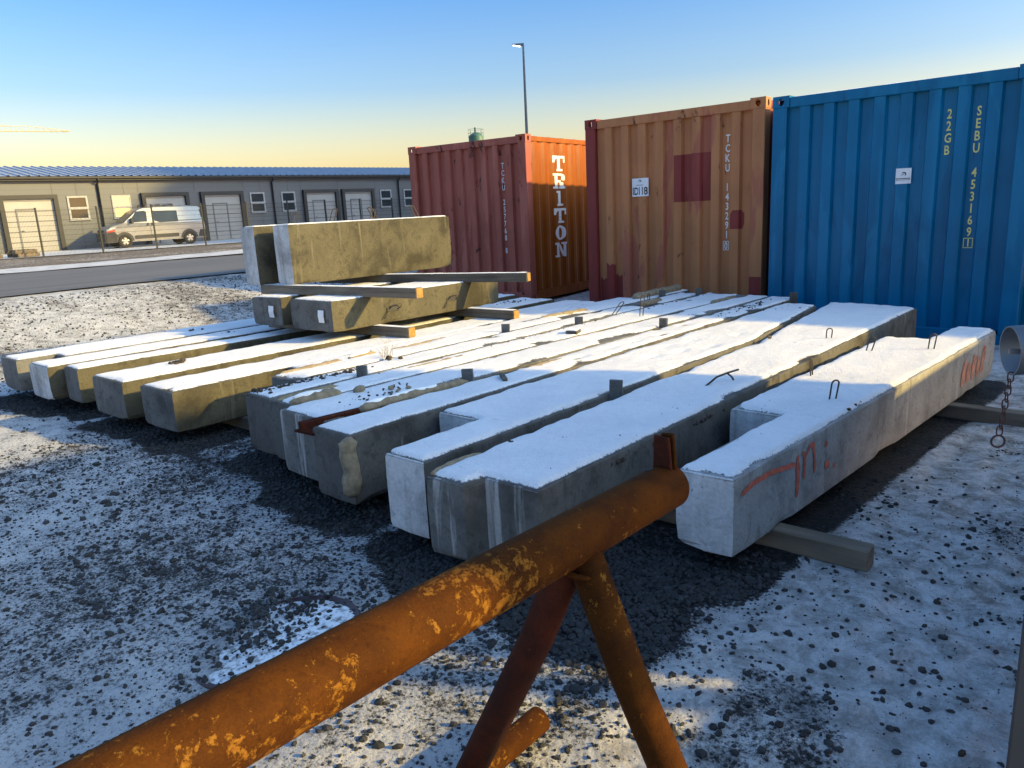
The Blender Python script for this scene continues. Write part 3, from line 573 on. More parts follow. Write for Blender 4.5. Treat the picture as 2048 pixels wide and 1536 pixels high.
CT = Vector((-1.131, 0.406, 0.129)) * 150; CD = Vector((-0.34, -0.94, 0)).normalized()
crn = thing('tower_crane', 'distant yellow tower crane jib reaching in from the left', 'crane', (CT.x + CD.x * 34, CT.y + CD.y * 34, 0.0), math.atan2(-CD.y, -CD.x))
zc = CT.z + 1.5
jb = MB()
for k_ in range(34):
    x_ = float(k_); h_ = 0.95 if k_ < 26 else 0.95 * (34 - k_) / 8 + 0.1
    jb.tube([(x_, -0.4, zc), (x_ + 1, -0.4, zc)], 0.06, 5).tube([(x_, 0.4, zc), (x_ + 1, 0.4, zc)], 0.06, 5).tube([(x_, 0, zc + h_), (x_ + 1, 0, zc + h_)], 0.06, 5)
    jb.tube([(x_, -0.4, zc), (x_ + 0.5, 0, zc + h_), (x_ + 1, -0.4, zc)], 0.035, 4).tube([(x_, 0.4, zc), (x_ + 0.5, 0, zc + h_), (x_ + 1, 0.4, zc)], 0.035, 4)
jb.build('jib', M['crane'], crn)
ms = MB().box(-0.6, -0.45, -0.6, -0.45, 0, zc + 4).box(-0.6, -0.45, 0.45, 0.6, 0, zc + 4).box(0.45, 0.6, -0.6, -0.45, 0, zc + 4).box(0.45, 0.6, 0.45, 0.6, 0, zc + 4)
for k_ in range(int(zc) + 3): ms.tube([(-0.52, -0.52, k_), (0.52, -0.52, k_ + 1), (0.52, 0.52, k_), (-0.52, 0.52, k_ + 1), (-0.52, -0.52, k_)], 0.04, 4)
ms.build('mast', M['crane'], crn); MB().tube([(0, 0, zc + 4), (24, 0, zc + 1.0)], 0.05, 5).build('pendant', M['crane'], crn); MB().box(-9, -0.6, -0.4, 0.4, zc, zc + 0.5).box(-9, -6.5, -0.7, 0.7, zc - 1.8, zc - 0.02).build('counter_jib', M['crane'], crn)

# ------------------------------------------------------------------ shipping containers
CW, CL, CH = 2.438, 6.058, 2.591
def front_knots():
    k = [(0.15, 0.068)]
    for i in range(8):
        a = 0.290 + 0.249 * i; k += [(a - 0.018, 0.068), (a, 0.018), (a + 0.105, 0.018), (a + 0.123, 0.068)]
    return k + [(2.29, 0.068)]
def side_knots():
    k = [(0.16, 0.036)]; s_ = 0.20
    while s_ + 0.28 < CL - 0.16: k += [(s_, 0.036), (s_ + 0.068, 0.014), (s_ + 0.14, 0.014), (s_ + 0.208, 0.036)]; s_ += 0.278
    return k + [(CL - 0.16, 0.036)]
FK, SK = front_knots(), side_knots()
def kdep(K, u): return float(np.interp(u, [q[0] for q in K], [q[1] for q in K]))
def clipv(poly, a, keep_right):
    out = []
    for i, p_ in enumerate(poly):
        q = poly[(i + 1) % len(poly)]; ip = (p_[0] >= a) == keep_right or p_[0] == a; iq = (q[0] >= a) == keep_right or q[0] == a
        if ip: out.append(p_)
        if ip != iq: t = (a - p_[0]) / (q[0] - p_[0]); out.append((a, p_[1] + t * (q[1] - p_[1])))
    return out
def conform(polys, K, off, mb, place):
    us = [q[0] for q in K]
    for poly in polys:
        lo, hi = min(q[0] for q in poly), max(q[0] for q in poly)
        cuts = [lo] + [u for u in us if lo + 1e-4 < u < hi - 1e-4] + [hi]
        for a, b_ in zip(cuts, cuts[1:]):
            pc = clipv(clipv(poly, a, True), b_, False)
            cl = []
            for q in pc:
                if not cl or (abs(q[0] - cl[-1][0]) + abs(q[1] - cl[-1][1])) > 1e-6: cl.append(q)
            if len(cl) > 2 and (abs(cl[0][0] - cl[-1][0]) + abs(cl[0][1] - cl[-1][1])) < 1e-6: cl.pop()
            if len(cl) >= 3: mb.add([place(u, kdep(K, u) - off, z_) for u, z_ in cl], [tuple(range(len(cl)))])
    return mb
_gl = {}
def glyphs(txt, offset=0.0):
    key = (txt, offset)
    if key not in _gl:
        cu = bpy.data.curves.new('lettering', 'FONT'); cu.body = txt; cu.size = 1.0; cu.offset = offset; cu.resolution_u = 3
        o = bpy.data.objects.new('lettering', cu); COL.objects.link(o); dg = bpy.context.evaluated_depsgraph_get()
        me = bpy.data.meshes.new_from_object(o.evaluated_get(dg)); V = [tuple(v.co) for v in me.vertices]; F_ = [tuple(p_.vertices) for p_ in me.polygons]
        bpy.data.objects.remove(o); bpy.data.curves.remove(cu); bpy.data.meshes.remove(me)
        x0 = min(v[0] for v in V); x1 = max(v[0] for v in V); y0 = min(v[1] for v in V); y1 = max(v[1] for v in V)
        _gl[key] = ([((v[0] - x0), (v[1] - y0)) for v in V], F_, x1 - x0, y1 - y0)
    return _gl[key]
def vertical_text(txt, x, ztop, pitch, h, par, mat, wsc=0.72, y=0.0655):
    mb = MB(); z = ztop
    for ch in txt + ' ':
        if ch == ' ' and mb.f: mb.build('number_lettering', mat, par); mb = MB()
        if ch != ' ':
            V, F_, w, hh = glyphs(ch, 0.018); s_ = h / hh; sx = s_ * wsc
            mb.add([(x - w * sx / 2 + v[0] * sx, y, z - h + v[1] * s_) for v in V], F_)
        z -= pitch
def ring_plate(mb, W_, H_, rx, ry, place, th=0.022, n=20):
    outp = []; inn = []
    for j in range(n):
        a = 2 * math.pi * (j + 0.5) / n; c_, s_ = math.cos(a), math.sin(a); k = min(W_ / 2 / abs(c_), H_ / 2 / abs(s_))
        outp.append((c_ * k, s_ * k)); inn.append((c_ * rx, s_ * ry))
    v = [place(u, 0, w) for u, w in outp] + [place(u, 0, w) for u, w in inn] + [place(u, th, w) for u, w in inn]
    f = [(j, (j + 1) % n, n + (j + 1) % n, n + j) for j in range(n)] + [(n + j, n + (j + 1) % n, 2 * n + (j + 1) % n, 2 * n + j) for j in range(n)]
    # square the corners
    mb.add(v, f)
    for sx in (1, -1):
        for sz in (1, -1):
            js = [j for j in range(n) if outp[j][0] * sx > 0 and outp[j][1] * sz > 0]
            a = [outp[j] for j in js if abs(abs(outp[j][0]) - W_ / 2) < 1e-6]; b_ = [outp[j] for j in js if abs(abs(outp[j][1]) - H_ / 2) < 1e-6]
            if a and b_:
                p1 = max(a, key=lambda q: abs(q[1])); p2 = max(b_, key=lambda q: abs(q[0]))
                mb.add([place(p1[0], 0, p1[1]), place(sx * W_ / 2, 0, sz * H_ / 2), place(p2[0], 0, p2[1])], [(0, 1, 2)])
def container(label, loc, rot, cf, cs, cpl, cpr, crail, snow=0.0, detail=True):
    t = thing('shipping_container', label, 'container', loc, math.radians(rot), 'shipping containers in a row')
    # end wall
    mb = MB(); zs = (0.15, 2.475)
    conform([[(0.15, zs[0]), (2.29, zs[0]), (2.29, zs[1]), (0.15, zs[1])]], FK, 0, mb, lambda u, d, z: (u, d, z)); wl_ = mb.build('end_wall', cf, t)
    mb = MB(); conform([[(0.16, 0.16), (CL - 0.16, 0.16), (CL - 0.16, 2.50), (0.16, 2.50)]], SK, 0, mb, lambda u, d, z: (CW - d, u, z)); mb.build('side_wall', cs, t)
    mb = MB(); conform([[(0.16, 0.16), (CL - 0.16, 0.16), (CL - 0.16, 2.50), (0.16, 2.50)]], SK, 0, mb, lambda u, d, z: (d, u, z)); mb.build('side_wall', cs, t)
    MB().box(0.03, CW - 0.03, 5.9, 6.03, 0.15, 2.5).build('door_end', cf, t)
    zt = CH - 0.118
    MB().box(0.0, 0.15, 0.0, 0.16, 0.119, zt - 0.001).build('corner_post', cpl, t, bevel=0.006)
    MB().box(CW - 0.15, CW, 0.0, 0.16, 0.119, zt - 0.001).build('corner_post', cpr, t, bevel=0.006)
    for x_ in (0.0, CW - 0.16): MB().box(x_, x_ + 0.16, CL - 0.16, CL, 0.119, zt - 0.001).build('corner_post', cpr, t)
    MB().box(0.18, CW - 0.18, 0.008, 0.10, 2.465, 2.572).build('top_rail', crail, t, bevel=0.006)
    MB().box(0.18, CW - 0.18, 0.004, 0.10, 0.02, 0.16).build('bottom_rail', cf, t, bevel=0.006)
    for x_ in (0.004, CW - 0.064): MB().box(x_, x_ + 0.06, 0.165, CL - 0.165, 2.49, 2.565).build('top_side_rail', cs, t, bevel=0.005); MB().box(x_, x_ + 0.06, 0.165, CL - 0.165, 0.02, 0.165).build('bottom_side_rail', cs, t)
    # roof with shallow ribs
    mb = MB(); rk = [(0.11, 2.560)]; s_ = 0.25
    while s_ < CL - 0.3: rk += [(s_, 2.560), (s_ + 0.06, 2.574), (s_ + 0.14, 2.574), (s_ + 0.20, 2.560)]; s_ += 0.40
    rk.append((CL - 0.11, 2.560))
    for a, b_ in zip(rk, rk[1:]): mb.add([(0.05, a[0], a[1]), (CW - 0.05, a[0], a[1]), (CW - 0.05, b_[0], b_[1]), (0.05, b_[0], b_[1])], [(0, 1, 2, 3)])
    mb.build('roof', cs, t)
    if snow:
        nX, nY = 26, 50; v = []; f = []
        for j in range(nY):
            for i in range(nX):
                x_ = 0.03 + (CW - 0.06) * i / (nX - 1); y_ = 0.012 + (CL - 0.03) * j / (nY - 1); e = min(i, nX - 1 - i, j, nY - 1 - j)
                inc = (x_ < 0.2 or x_ > CW - 0.2) and (y_ < 0.2 or y_ > CL - 0.2)
                v.append((x_, y_, 2.555 if (e == 0 or inc) else 2.576 + snow * (0.6 + 0.8 * float(vn(x_ * 6, y_ * 6, 4)))))
        for j in range(nY - 1):
            for i in range(nX - 1): f.append((j * nX + i, j * nX + i + 1, (j + 1) * nX + i + 1, (j + 1) * nX + i))
        mobj('snow_cover', v, f, M['snow_plain'], t, True)
    for (x_, side) in ((0.0, -1), (CW - 0.178, 1)):
        for z_ in (0.0, CH - 0.118):
            mb = MB(); cx, cz = x_ + 0.089, z_ + 0.059
            ring_plate(mb, 0.178, 0.118, 0.034, 0.040, lambda u, d, w: (cx + u, -0.003 + d, cz + w))
            xs = x_ if side < 0 else x_ + 0.178
            ring_plate(mb, 0.162, 0.118, 0.026, 0.040, lambda u, d, w: (xs + (0.003 - d if side > 0 else -0.003 + d), 0.081 + u, cz + w))
            if z_ > 1: ring_plate(mb, 0.178, 0.162, 0.060, 0.034, lambda u, d, w: (cx + u, 0.081 + w, z_ + 0.118 - d))
            else: mb.box(x_, x_ + 0.178, 0, 0.162, z_ + 0.10, z_ + 0.118)
            xi = x_ + 0.170 if side < 0 else x_; mb.box(xi, xi + 0.008, 0.0, 0.162, z_, z_ + 0.116); mb.box(x_ + 0.01, x_ + 0.168, 0.150, 0.160, z_, z_ + 0.116); mb.box(x_, x_ + 0.178, 0.0, 0.162, z_ - 0.004, z_ + 0.006)
            mb.build('corner_casting', cpr if side > 0 else cpl, t)
        for z_ in (0.0, CH - 0.118): MB().box(x_, x_ + 0.178, CL - 0.162, CL, z_, z_ + 0.118).build('corner_casting', cpr, t)
    return t
FP = lambda u, d, z: (u, d, z)
STK = [(u, 0.018 + (d - 0.018) * 0.45) for u, d in FK]   # stickers bridge the hollows
red = container('red shipping container with vertical white lettering on its side, left of the row', (-10.168, 8.99, 0.03), 5.69, M['c_red'], M['c_red_sunlit'], M['c_red'], M['c_red'], M['c_red'], 0.0)
vertical_text('TCKU 257768', 1.940, 2.197, 0.1125, 0.088, red, M['white_paint']); vertical_text('8', 1.940, 0.868, 0.11, 0.088, red, M['white_paint'])
# big stacked slab-serif lettering on the right hand side, following the corrugation
def q4(x0, x1, y0, y1): return [(x0, y0), (x1, y0), (x1, y1), (x0, y1)]
ov = lambda rx, ry, a: (0.5 + rx * math.cos(a), 0.5 + ry * math.sin(a))
LET = {
 'T': [q4(0, 1, .84, 1), q4(0, .13, .56, .84), q4(.87, 1, .56, .84), q4(.42, .68, .14, .84), q4(.30, .82, 0, .14), [(.13, .84), (.13, .62), (.22, .78), (.42, .84)]],
 'R': [q4(.10, .38, .14, .86), q4(0, .50, 0, .14), q4(0, .72, .86, 1), [(.72, .86), (.72, 1), (.90, .93), (.98, .80), (.74, .76)], [(.74, .76), (.98, .80), (.98, .62), (.90, .52), (.72, .58)], q4(.38, .70, .42, .56), [(.60, .42), (.84, .42), (.86, .14), (.62, .14)], q4(.56, 1, 0, .14)],
 'I': [q4(.22, .66, .86, 1), q4(.40, .66, .14, .86), q4(.26, .80, 0, .14)],
 'O': [[ov(.46, .5, a), ov(.46, .5, a + math.pi / 12), ov(.17, .36, a + math.pi / 12), ov(.17, .36, a)] for a in [k * math.pi / 12 for k in range(24)]],
 'N': [q4(0, .36, .86, 1), q4(.10, .30, .14, .86), q4(0, .42, 0, .14), [(.30, .86), (.36, .86), (.50, .86), (.74, .38), (.74, .04), (.68, .04)], q4(.74, .92, 0, .86), q4(.60, 1, .86, 1)]}
tri = thing_name = None
for i_, ch in enumerate('TRITON'):
    mb = MB(); z0_ = 2.29 - i_ * 0.279 - 0.242
    conform([[(0.79 + 0.36 * x_, z0_ + 0.242 * y_) for x_, y_ in pl_] for pl_ in LET[ch]], SK, 0.004, mb, lambda u, d, z: (CW - d, u, z)); mb.build('side_letter', M['white_paint'], red)
brown = container('weathered brown shipping container with a maroon square patch, middle of the row', (-6.119, 8.539, 0.007), 1.57, M['c_brown'], M['c_maroon'], M['c_maroon'], M['c_brown'], M['c_brown'], 0.0)
vertical_text('TCKU 143291', 1.972, 2.230, 0.1112, 0.088, brown, M['white_paint']); vertical_text('0', 1.966, 0.985, 0.11, 0.085, brown, M['white_paint'])
def frame_box(par, x0, x1, z0, z1, t, mat, y=0.0655): MB().box(x0, x1, y, y + 0.001, z1 - t, z1).box(x0, x1, y, y + 0.001, z0, z0 + t).box(x0, x0 + t, y, y + 0.001, z0 + t, z1 - t).box(x1 - t, x1, y, y + 0.001, z0 + t, z1 - t).build('check_digit_frame', mat, par)
frame_box(brown, 1.929, 2.003, 0.888, 0.998, 0.007, M['white_paint'])
conform([[(1.293, 1.485), (1.78, 1.485), (1.78, 2.055), (1.293, 2.045)]], FK, 0.0022, MB(), FP).build('paint_patch', M['c_maroon'], brown)
conform([[(2.035, 1.14), (2.17, 1.14), (2.19, 1.20), (2.19, 1.32), (2.15, 1.36), (2.06, 1.36), (2.03, 1.30)]], FK, 0.0022, MB(), FP).build('paint_smudge', M['c_maroon'], brown).location = (0, 0, 0)
for a_, b_, z_ in ((0.16, 0.275, 0.50), (0.275, 0.41, 0.70), (0.41, 0.53, 0.55)): conform([[(a_, 0.162), (b_ - 0.001, 0.162), (b_ - 0.001, z_), (b_ - 0.03, z_ + 0.022), (b_ - 0.07, z_ - 0.01), (a_ + 0.02, z_ + 0.03), (a_, z_ + 0.012)]], FK, 0.0022, MB(), FP).build('paint_patch', M['c_maroon'], brown)
MB().box(CW - 0.147, CW - 0.003, -0.0025, -0.001, 0.13, 0.58).build('paint_patch', M['c_maroon'], brown)
def swoosh(par, cx, cz, s, y0, K):
    mb = MB(); n_ = 12; pts = []
    for k in range(n_ + 1):
        a = math.radians(-60 + 200 * k / n_); r1 = 1.0; w_ = 0.30 * math.sin(math.pi * k / n_) + 0.02
        pts.append(((cx + s * (math.cos(a) * (r1 + w_) * 0.9), cz + s * math.sin(a) * (r1 + w_) * 0.75), (cx + s * math.cos(a) * (r1 - w_) * 0.9, cz + s * math.sin(a) * (r1 - w_) * 0.75)))
    polys = [[pts[k][0], pts[k + 1][0], pts[k + 1][1], pts[k][1]] for k in range(n_)]
    polys.append([(cx - 1.5 * s, cz - 1.0 * s), (cx - 0.1 * s, cz + 0.55 * s), (cx + 0.12 * s, cz + 0.45 * s)])
    polys.append([(cx - 0.6 * s, cz - 0.6 * s), (cx + 0.15 * s, cz + 0.15 * s), (cx + 0.30 * s, cz - 0.05 * s)])
    conform(polys, K, y0, mb, FP).build('logo_print', M['black_print'], par)
st1 = conform([[(0.688, 1.578), (0.927, 1.578), (0.927, 1.805), (0.688, 1.805)]], STK, 0.004, MB(), FP).build('sticker', M['sticker'], brown)
mb = MB(); V_, F_, w_, h_ = glyphs('ID118', 0.02)
for f_ in F_:
    conform([[(0.698 + V_[i][0] / w_ * 0.218, 1.597 + V_[i][1] / h_ * 0.098) for i in f_]], STK, 0.0055, mb, FP)
mb.build('sticker_number', M['black_print'], st1); swoosh(st1, 0.812, 1.765, 0.022, 0.0055, STK)
conform([[(0.75, 1.716), (0.86, 1.716), (0.86, 1.722), (0.75, 1.722)]], STK, 0.0055, MB(), FP).build('print_line', M['seam'], st1)
blue = container('bright blue shipping container with yellow numbers at the right of the row', (-3.537, 8.466, -0.036), 0.86, M['c_blue'], M['c_blue'], M['c_blue'], M['c_blue'], M['c_blue'], 0.012)
vertical_text('SEBU 453169', 1.962, 2.277, 0.1122, 0.088, blue, M['yellow_paint']); vertical_text('1', 1.962, 1.043, 0.11, 0.075, blue, M['yellow_paint']); frame_box(blue, 1.920, 2.002, 0.955, 1.052, 0.006, M['yellow_paint'])
vertical_text('22GB', 1.714, 2.277, 0.1122, 0.088, blue, M['yellow_paint'])
st2 = conform([[(1.278, 1.60), (1.420, 1.60), (1.420, 1.752), (1.278, 1.752)]], STK, 0.004, MB(), FP).build('sticker', M['sticker'], blue)
swoosh(st2, 1.352, 1.693, 0.024, 0.0055, STK)
conform([[(1.285, 1.648), (1.412, 1.648), (1.412, 1.655), (1.285, 1.655)], [(1.285, 1.636), (1.412, 1.636), (1.412, 1.640), (1.285, 1.640)]], STK, 0.0055, MB(), FP).build('print_line', M['black_print'], st2)
c4 = container('cream shipping container beyond the blue one at the right edge', (-0.55, 8.85, 0.0), 0.0, M['c_cream'], M['c_cream'], M['c_cream'], M['c_cream'], M['c_cream'], 0.012)
c5 = container('red brown shipping container at the far right, beyond the cream one', (2.15, 8.85, 0.0), 0.0, M['c_red'], M['c_red'], M['c_red'], M['c_red'], M['c_red'], 0.012)

# ------------------------------------------------------------------ concrete beams
def offset_in(P, d):
    n = len(P); out = []
    for i in range(n):
        a, b_, c = P[i - 1], P[i], P[(i + 1) % n]
        e1 = (b_[0] - a[0], b_[1] - a[1]); e2 = (c[0] - b_[0], c[1] - b_[1]); l1 = math.hypot(*e1); l2 = math.hypot(*e2)
        n1 = (-e1[1] / l1, e1[0] / l1); n2 = (-e2[1] / l2, e2[0] / l2); k = 1 + n1[0] * n2[0] + n1[1] * n2[1]
        k = max(k, 0.4); out.append((b_[0] + d[i] * (n1[0] + n2[0]) / k, b_[1] + d[i] * (n1[1] + n2[1]) / k))
    return out
def beam_body(poly, z0, z1, mats, parent, seed, step=0.11, name='body', chip=1.0):
    rr = random.Random(seed); P = []; em = []; cor = []
    n = len(poly)
    for i in range(n):
        a, b_ = poly[i], poly[(i + 1) % n]; L = math.hypot(b_[0] - a[0], b_[1] - a[1]); k = max(1, int(L / step))
        ny_ = -(b_[0] - a[0]) / L   # outward normal y of a ccw edge
        nx_ = (b_[1] - a[1]) / L
        for j in range(k):
            t = j / k; P.append((a[0] + (b_[0] - a[0]) * t, a[1] + (b_[1] - a[1]) * t)); em.append(1 if (-(b_[0] - a[0]) / L) < -0.7 and a[1] < 4.5 else 0); cor.append(j == 0)
    N_ = len(P); H = z1 - z0
    lev = [(z0, 0.006), (z0 + 0.006, 0.001), (z0 + 0.03, 0), (z0 + H * 0.35, 0), (z0 + H * 0.68, 0), (z1 - 0.02, 0), (z1 - 0.006, 0.001), (z1, 0.006)]
    chb = [0.0] * N_; cht = [0.0] * N_
    for i in range(N_):
        if rr.random() < 0.16: chb[i] = rr.uniform(0.006, 0.03) * chip
        if cor[i]: chb[i] = rr.uniform(0.003, 0.012) * chip * (3 if rr.random() < 0.25 else 1); cht[i] = rr.uniform(0.001, 0.008) * chip
        elif rr.random() < 0.07: cht[i] = rr.uniform(0.003, 0.010) * chip
    v = []; f = []; mi = []
    for li, (z, ins) in enumerate(lev):
        d = [ins + rr.uniform(0, 0.0018) + (chb[i] * (1.0, 0.8, 0.25)[li] if li < 3 else 0) + (cht[i] * (0.25, 0.8, 1.0)[li - 5] if li > 4 else 0) for i in range(N_)]
        for (x, y), c_ in zip(offset_in(P, d), range(N_)):
            v.append((x, y, z + (chb[c_] * 0.5 if li == 0 else 0) - (cht[c_] * 0.4 if li == len(lev) - 1 else 0)))
    for li in range(len(lev) - 1):
        for i in range(N_):
            j = (i + 1) % N_; f.append((li * N_ + i, li * N_ + j, (li + 1) * N_ + j, (li + 1) * N_ + i)); mi.append(em[i])
    f.append(tuple(reversed(range(N_)))); mi.append(0); f.append(tuple((len(lev) - 1) * N_ + i for i in range(N_))); mi.append(0)
    return mobj(name, v, f, None, parent, False, mats, mi)
def along(L, res, e=(0.003, 0.009, 0.017, 0.028, 0.045)):
    """sample positions over a length, closer together at both ends"""
    e = [q for q in e if q < L * 0.45]; k = max(2, int((L - 2 * e[-1]) / res)); mid = list(np.linspace(e[-1], L - e[-1], k + 1))
    return np.array(e[:-1] + mid + [L - q for q in reversed(e[:-1])])
QUADS = {
 'A1': [[(-8.27, 2.02), (-7.86, 2.03), (-7.86, 2.365), (-8.27, 2.365)], [(-8.27, 2.365), (-7.66, 2.365), (-7.64, 7.42), (-8.25, 7.42)]],
 'C1': [[(-2.64, 2.05), (-2.375, 2.05), (-2.371, 2.68), (-2.655, 2.68)], [(-2.945, 2.68), (-2.371, 2.68), (-2.355, 5.4), (-2.936, 5.4)], [(-2.936, 5.4), (-2.355, 5.4), (-2.60, 7.40), (-2.93, 7.40)]],
 'D1': [[(-2.275, 1.97), (-2.060, 1.975), (-2.040, 2.09), (-2.277, 2.09)], [(-2.277, 2.09), (-1.765, 2.09), (-1.758, 5.4), (-2.325, 5.4)], [(-2.325, 5.4), (-1.758, 5.4), (-1.755, 7.58), (-2.575, 7.66)]],
 'E1': [[(-1.475, 2.64), (-1.222, 2.65), (-1.165, 3.62), (-1.43, 3.62)], [(-1.70, 3.62), (-1.165, 3.62), (-1.021, 6.055), (-1.62, 6.055)], [(-1.33, 6.055), (-1.021, 6.055), (-0.985, 6.66), (-1.278, 6.67)]]}
def snow_cap(poly, z, parent, thick, seed, quads=None, inset=0.004, feather=0.032, dents=(), patch=0.0):
    Vs = []; Fs = []; Cs = []; base = 0
    for q in (quads or [poly]):
        a, b_, c, d = [np.array(p_, float) for p_ in q]
        us = along(max(np.linalg.norm(b_ - a), np.linalg.norm(c - d)), 0.03); us = us / (us[0] + us[-1])
        vs = along(max(np.linalg.norm(d - a), np.linalg.norm(c - b_)), 0.05); vs = vs / (vs[0] + vs[-1])
        if quads: vs = np.concatenate([[0.0], vs, [1.0]])
        U, Vv = np.meshgrid(us, vs)
        X_ = (a[0] * (1 - U) + b_[0] * U) * (1 - Vv) + (d[0] * (1 - U) + c[0] * U) * Vv; Y_ = (a[1] * (1 - U) + b_[1] * U) * (1 - Vv) + (d[1] * (1 - U) + c[1] * U) * Vv
        D = np.maximum(poly_dist(X_, Y_, poly), 0)
        e = D - inset - 0.042 * (fbm(X_ * 8, Y_ * 8, seed, 4) - 0.42) - patch * sst(0.60, 0.78, fbm(X_ * 4.5, Y_ * 2.2, seed + 70, 4)) - 0.012 * (fbm(X_ * 1.7, Y_ * 1.7, seed + 50, 2) - 0.5)
        t = thick * (0.72 + 0.55 * fbm(X_ * 2.2, Y_ * 2.2, seed + 2, 3)); edge = sst(0.002, 0.030, D)
        hh = -0.007 + (t + 0.007) * sst(0.0, feather, e) ** 0.8 * edge + 0.005 * (fbm(X_ * 16, Y_ * 16, seed + 7, 3) - 0.5) * edge
        hh += 0.5 * thick * (fbm(X_ * 6, Y_ * 1.6, seed + 9, 3) - 0.5) * edge + 0.45 * thick * (fbm(X_ * 30, Y_ * 30, seed + 19, 2) - 0.5) * edge * (e > 0)
        for dx, dy, rx, ry, dep in dents:
            r_ = ((X_ - dx) / rx) ** 2 + ((Y_ - dy) / ry) ** 2; hh -= dep * np.exp(-r_ * 1.6) * edge; hh += dep * 0.25 * np.exp(-((np.sqrt(r_) - 1.15) / 0.22) ** 2) * edge
        n1, n2 = X_.shape; ii = np.arange(n1 * n2).reshape(n1, n2) + base; base += n1 * n2
        Cs.append(np.clip((hh + 0.004) / 0.010, 0, 1).ravel()); Vs.append(np.stack([X_, Y_, z + hh], -1).reshape(-1, 3)); Fs.append(np.stack([ii[:-1, :-1], ii[:-1, 1:], ii[1:, 1:], ii[1:, :-1]], -1).reshape(-1, 4))
    o = bigmesh('snow_cover', np.concatenate(Vs), np.concatenate(Fs), M['snow'], parent, True)
    at_ = o.data.attributes.new('cover', 'FLOAT', 'POINT'); at_.data.foreach_set('value', np.concatenate(Cs).astype(np.float32)); return o
def loop(parent, x, y, z, h, w=0.035, ang=0.0, lean=(0, 0), r=0.0045, name='lifting_loop'):
    pts = []; c_, s_ = math.cos(ang), math.sin(ang); w2 = w / 2
    for k in range(9):
        a = math.pi * k / 8; pts.append((-w2 * math.cos(a) * 1.12, h - w2 + w2 * math.sin(a)))
    pts = [(-w2, -0.03), (-w2, 0.0), (-w2 * 1.1, h * 0.55)] + pts + [(w2 * 1.1, h * 0.55), (w2, 0.0), (w2, -0.03)]
    P = [(x + u * c_ + lean[0] * q, y + u * s_ + lean[1] * q, z + q) for u, q in pts]
    return MB().tube(P, r, 7).build(name, M['rebar'], parent, True)
def lumpy(parent, pts, r, seed, name='foam_bead', flat=0.75, mat='foam'):
    rr = random.Random(seed); P = [Vector(q) for q in pts]; out = []; rad = []
    for a, b_ in zip(P, P[1:]):
        k = max(2, int((b_ - a).length / 0.022))
        for j in range(k): out.append(a.lerp(b_, j / k)); 
    out.append(P[-1]); L = len(out)
    for i in range(L):
        e = min(i, L - 1 - i) / 3.0; rad.append(r * (0.72 + 0.5 * float(vn(i * 0.33, seed * 3.1, seed)) + 0.20 * rr.random()) * min(1, 0.35 + e))
    v, f = tube(out, rad, 9); v = [(x, y, z) for x, y, z in v]
    zc = {}
    o = mobj(name, v, f, M[mat], parent, True)
    return o
beams = {}
DENT = {'C1': [(-2.68, 4.45, 0.05, 0.11, 0.018), (-2.60, 4.72, 0.045, 0.10, 0.018), (-2.45, 4.35, 0.045, 0.10, 0.016), (-2.72, 5.1, 0.045, 0.09, 0.016), (-2.50, 5.0, 0.04, 0.10, 0.016), (-2.78, 4.8, 0.05, 0.09, 0.014), (-2.55, 5.55, 0.045, 0.10, 0.016)],
        'B4': [(-3.12, 4.6, 0.05, 0.12, 0.014), (-3.10, 4.9, 0.05, 0.09, 0.014), (-3.08, 5.3, 0.05, 0.12, 0.014), (-3.15, 5.8, 0.05, 0.10, 0.014), (-3.12, 4.2, 0.05, 0.13, 0.016)],
        'E1': [], 'A2': [(-7.35, 2.8, 0.03, 0.06, 0.012), (-7.30, 3.2, 0.03, 0.07, 0.012)]}
TH_ = {'A': 0.011, 'B': 0.012, 'C': 0.017, 'D': 0.019, 'E': 0.019}
for k_, (nm, poly, z0, z1, mt_, me_, lab) in enumerate(BEAMS):
    cx, cy = np.mean(np.array(poly), 0)
    t = thing('concrete_beam', lab, 'concrete beam', (0, 0, 0), 0.0, 'concrete beams stored in the yard'); beams[nm] = t
    beam_body(poly, z0, z1, [M[mt_], M[me_]], t, 100 + k_)
    snow_cap(poly, z1, t, TH_[nm[0]], 10 + k_ * 13, quads=QUADS.get(nm), dents=DENT.get(nm, ()), inset=0.001 if nm[0] in 'BCDE' else 0.004, patch=0.16 if nm[0] == 'B' else 0.03)
# foam lines squeezed out between beams
def fb(nm, pts, r, seed, **kw): return lumpy(beams[nm], pts, r, seed, **kw)
zf = BZ1 + 0.006
fb('B0', [(-4.635, 2.75, zf), (-4.64, 3.0, zf), (-4.655, 3.3, zf - 0.004)], 0.020, 1); fb('B0', [(-4.655, 3.36, zf), (-4.66, 3.62, zf)], 0.026, 2); fb('B0', [(-4.65, 3.75, zf - 0.008), (-4.65, 4.4, zf - 0.006)], 0.016, 3)
fb('B0', [(-4.60, 5.60, zf), (-4.50, 6.25, zf + 0.004)], 0.024, 4); fb('B0', [(-4.52, 7.15, zf + 0.02), (-4.49, 7.6, zf + 0.03), (-4.47, 8.12, zf + 0.03)], 0.042, 5); fb('B1', [(-4.18, 6.75, zf + 0.006), (-4.17, 7.15, zf + 0.012)], 0.030, 6)
fb('B2', [(-3.985, 2.325, zf - 0.004), (-3.965, 2.5, zf), (-3.94, 2.75, zf)], 0.020, 7); fb('B2', [(-3.95, 3.3, zf - 0.006), (-3.94, 3.9, zf - 0.008)], 0.016, 8)
fb('B2', [(-3.835, 2.32, zf), (-3.80, 2.42, zf + 0.006), (-3.745, 2.62, zf + 0.008)], 0.036, 9); fb('B2', [(-3.70, 2.68, zf + 0.01), (-3.66, 2.74, zf + 0.03)], 0.030, 10)
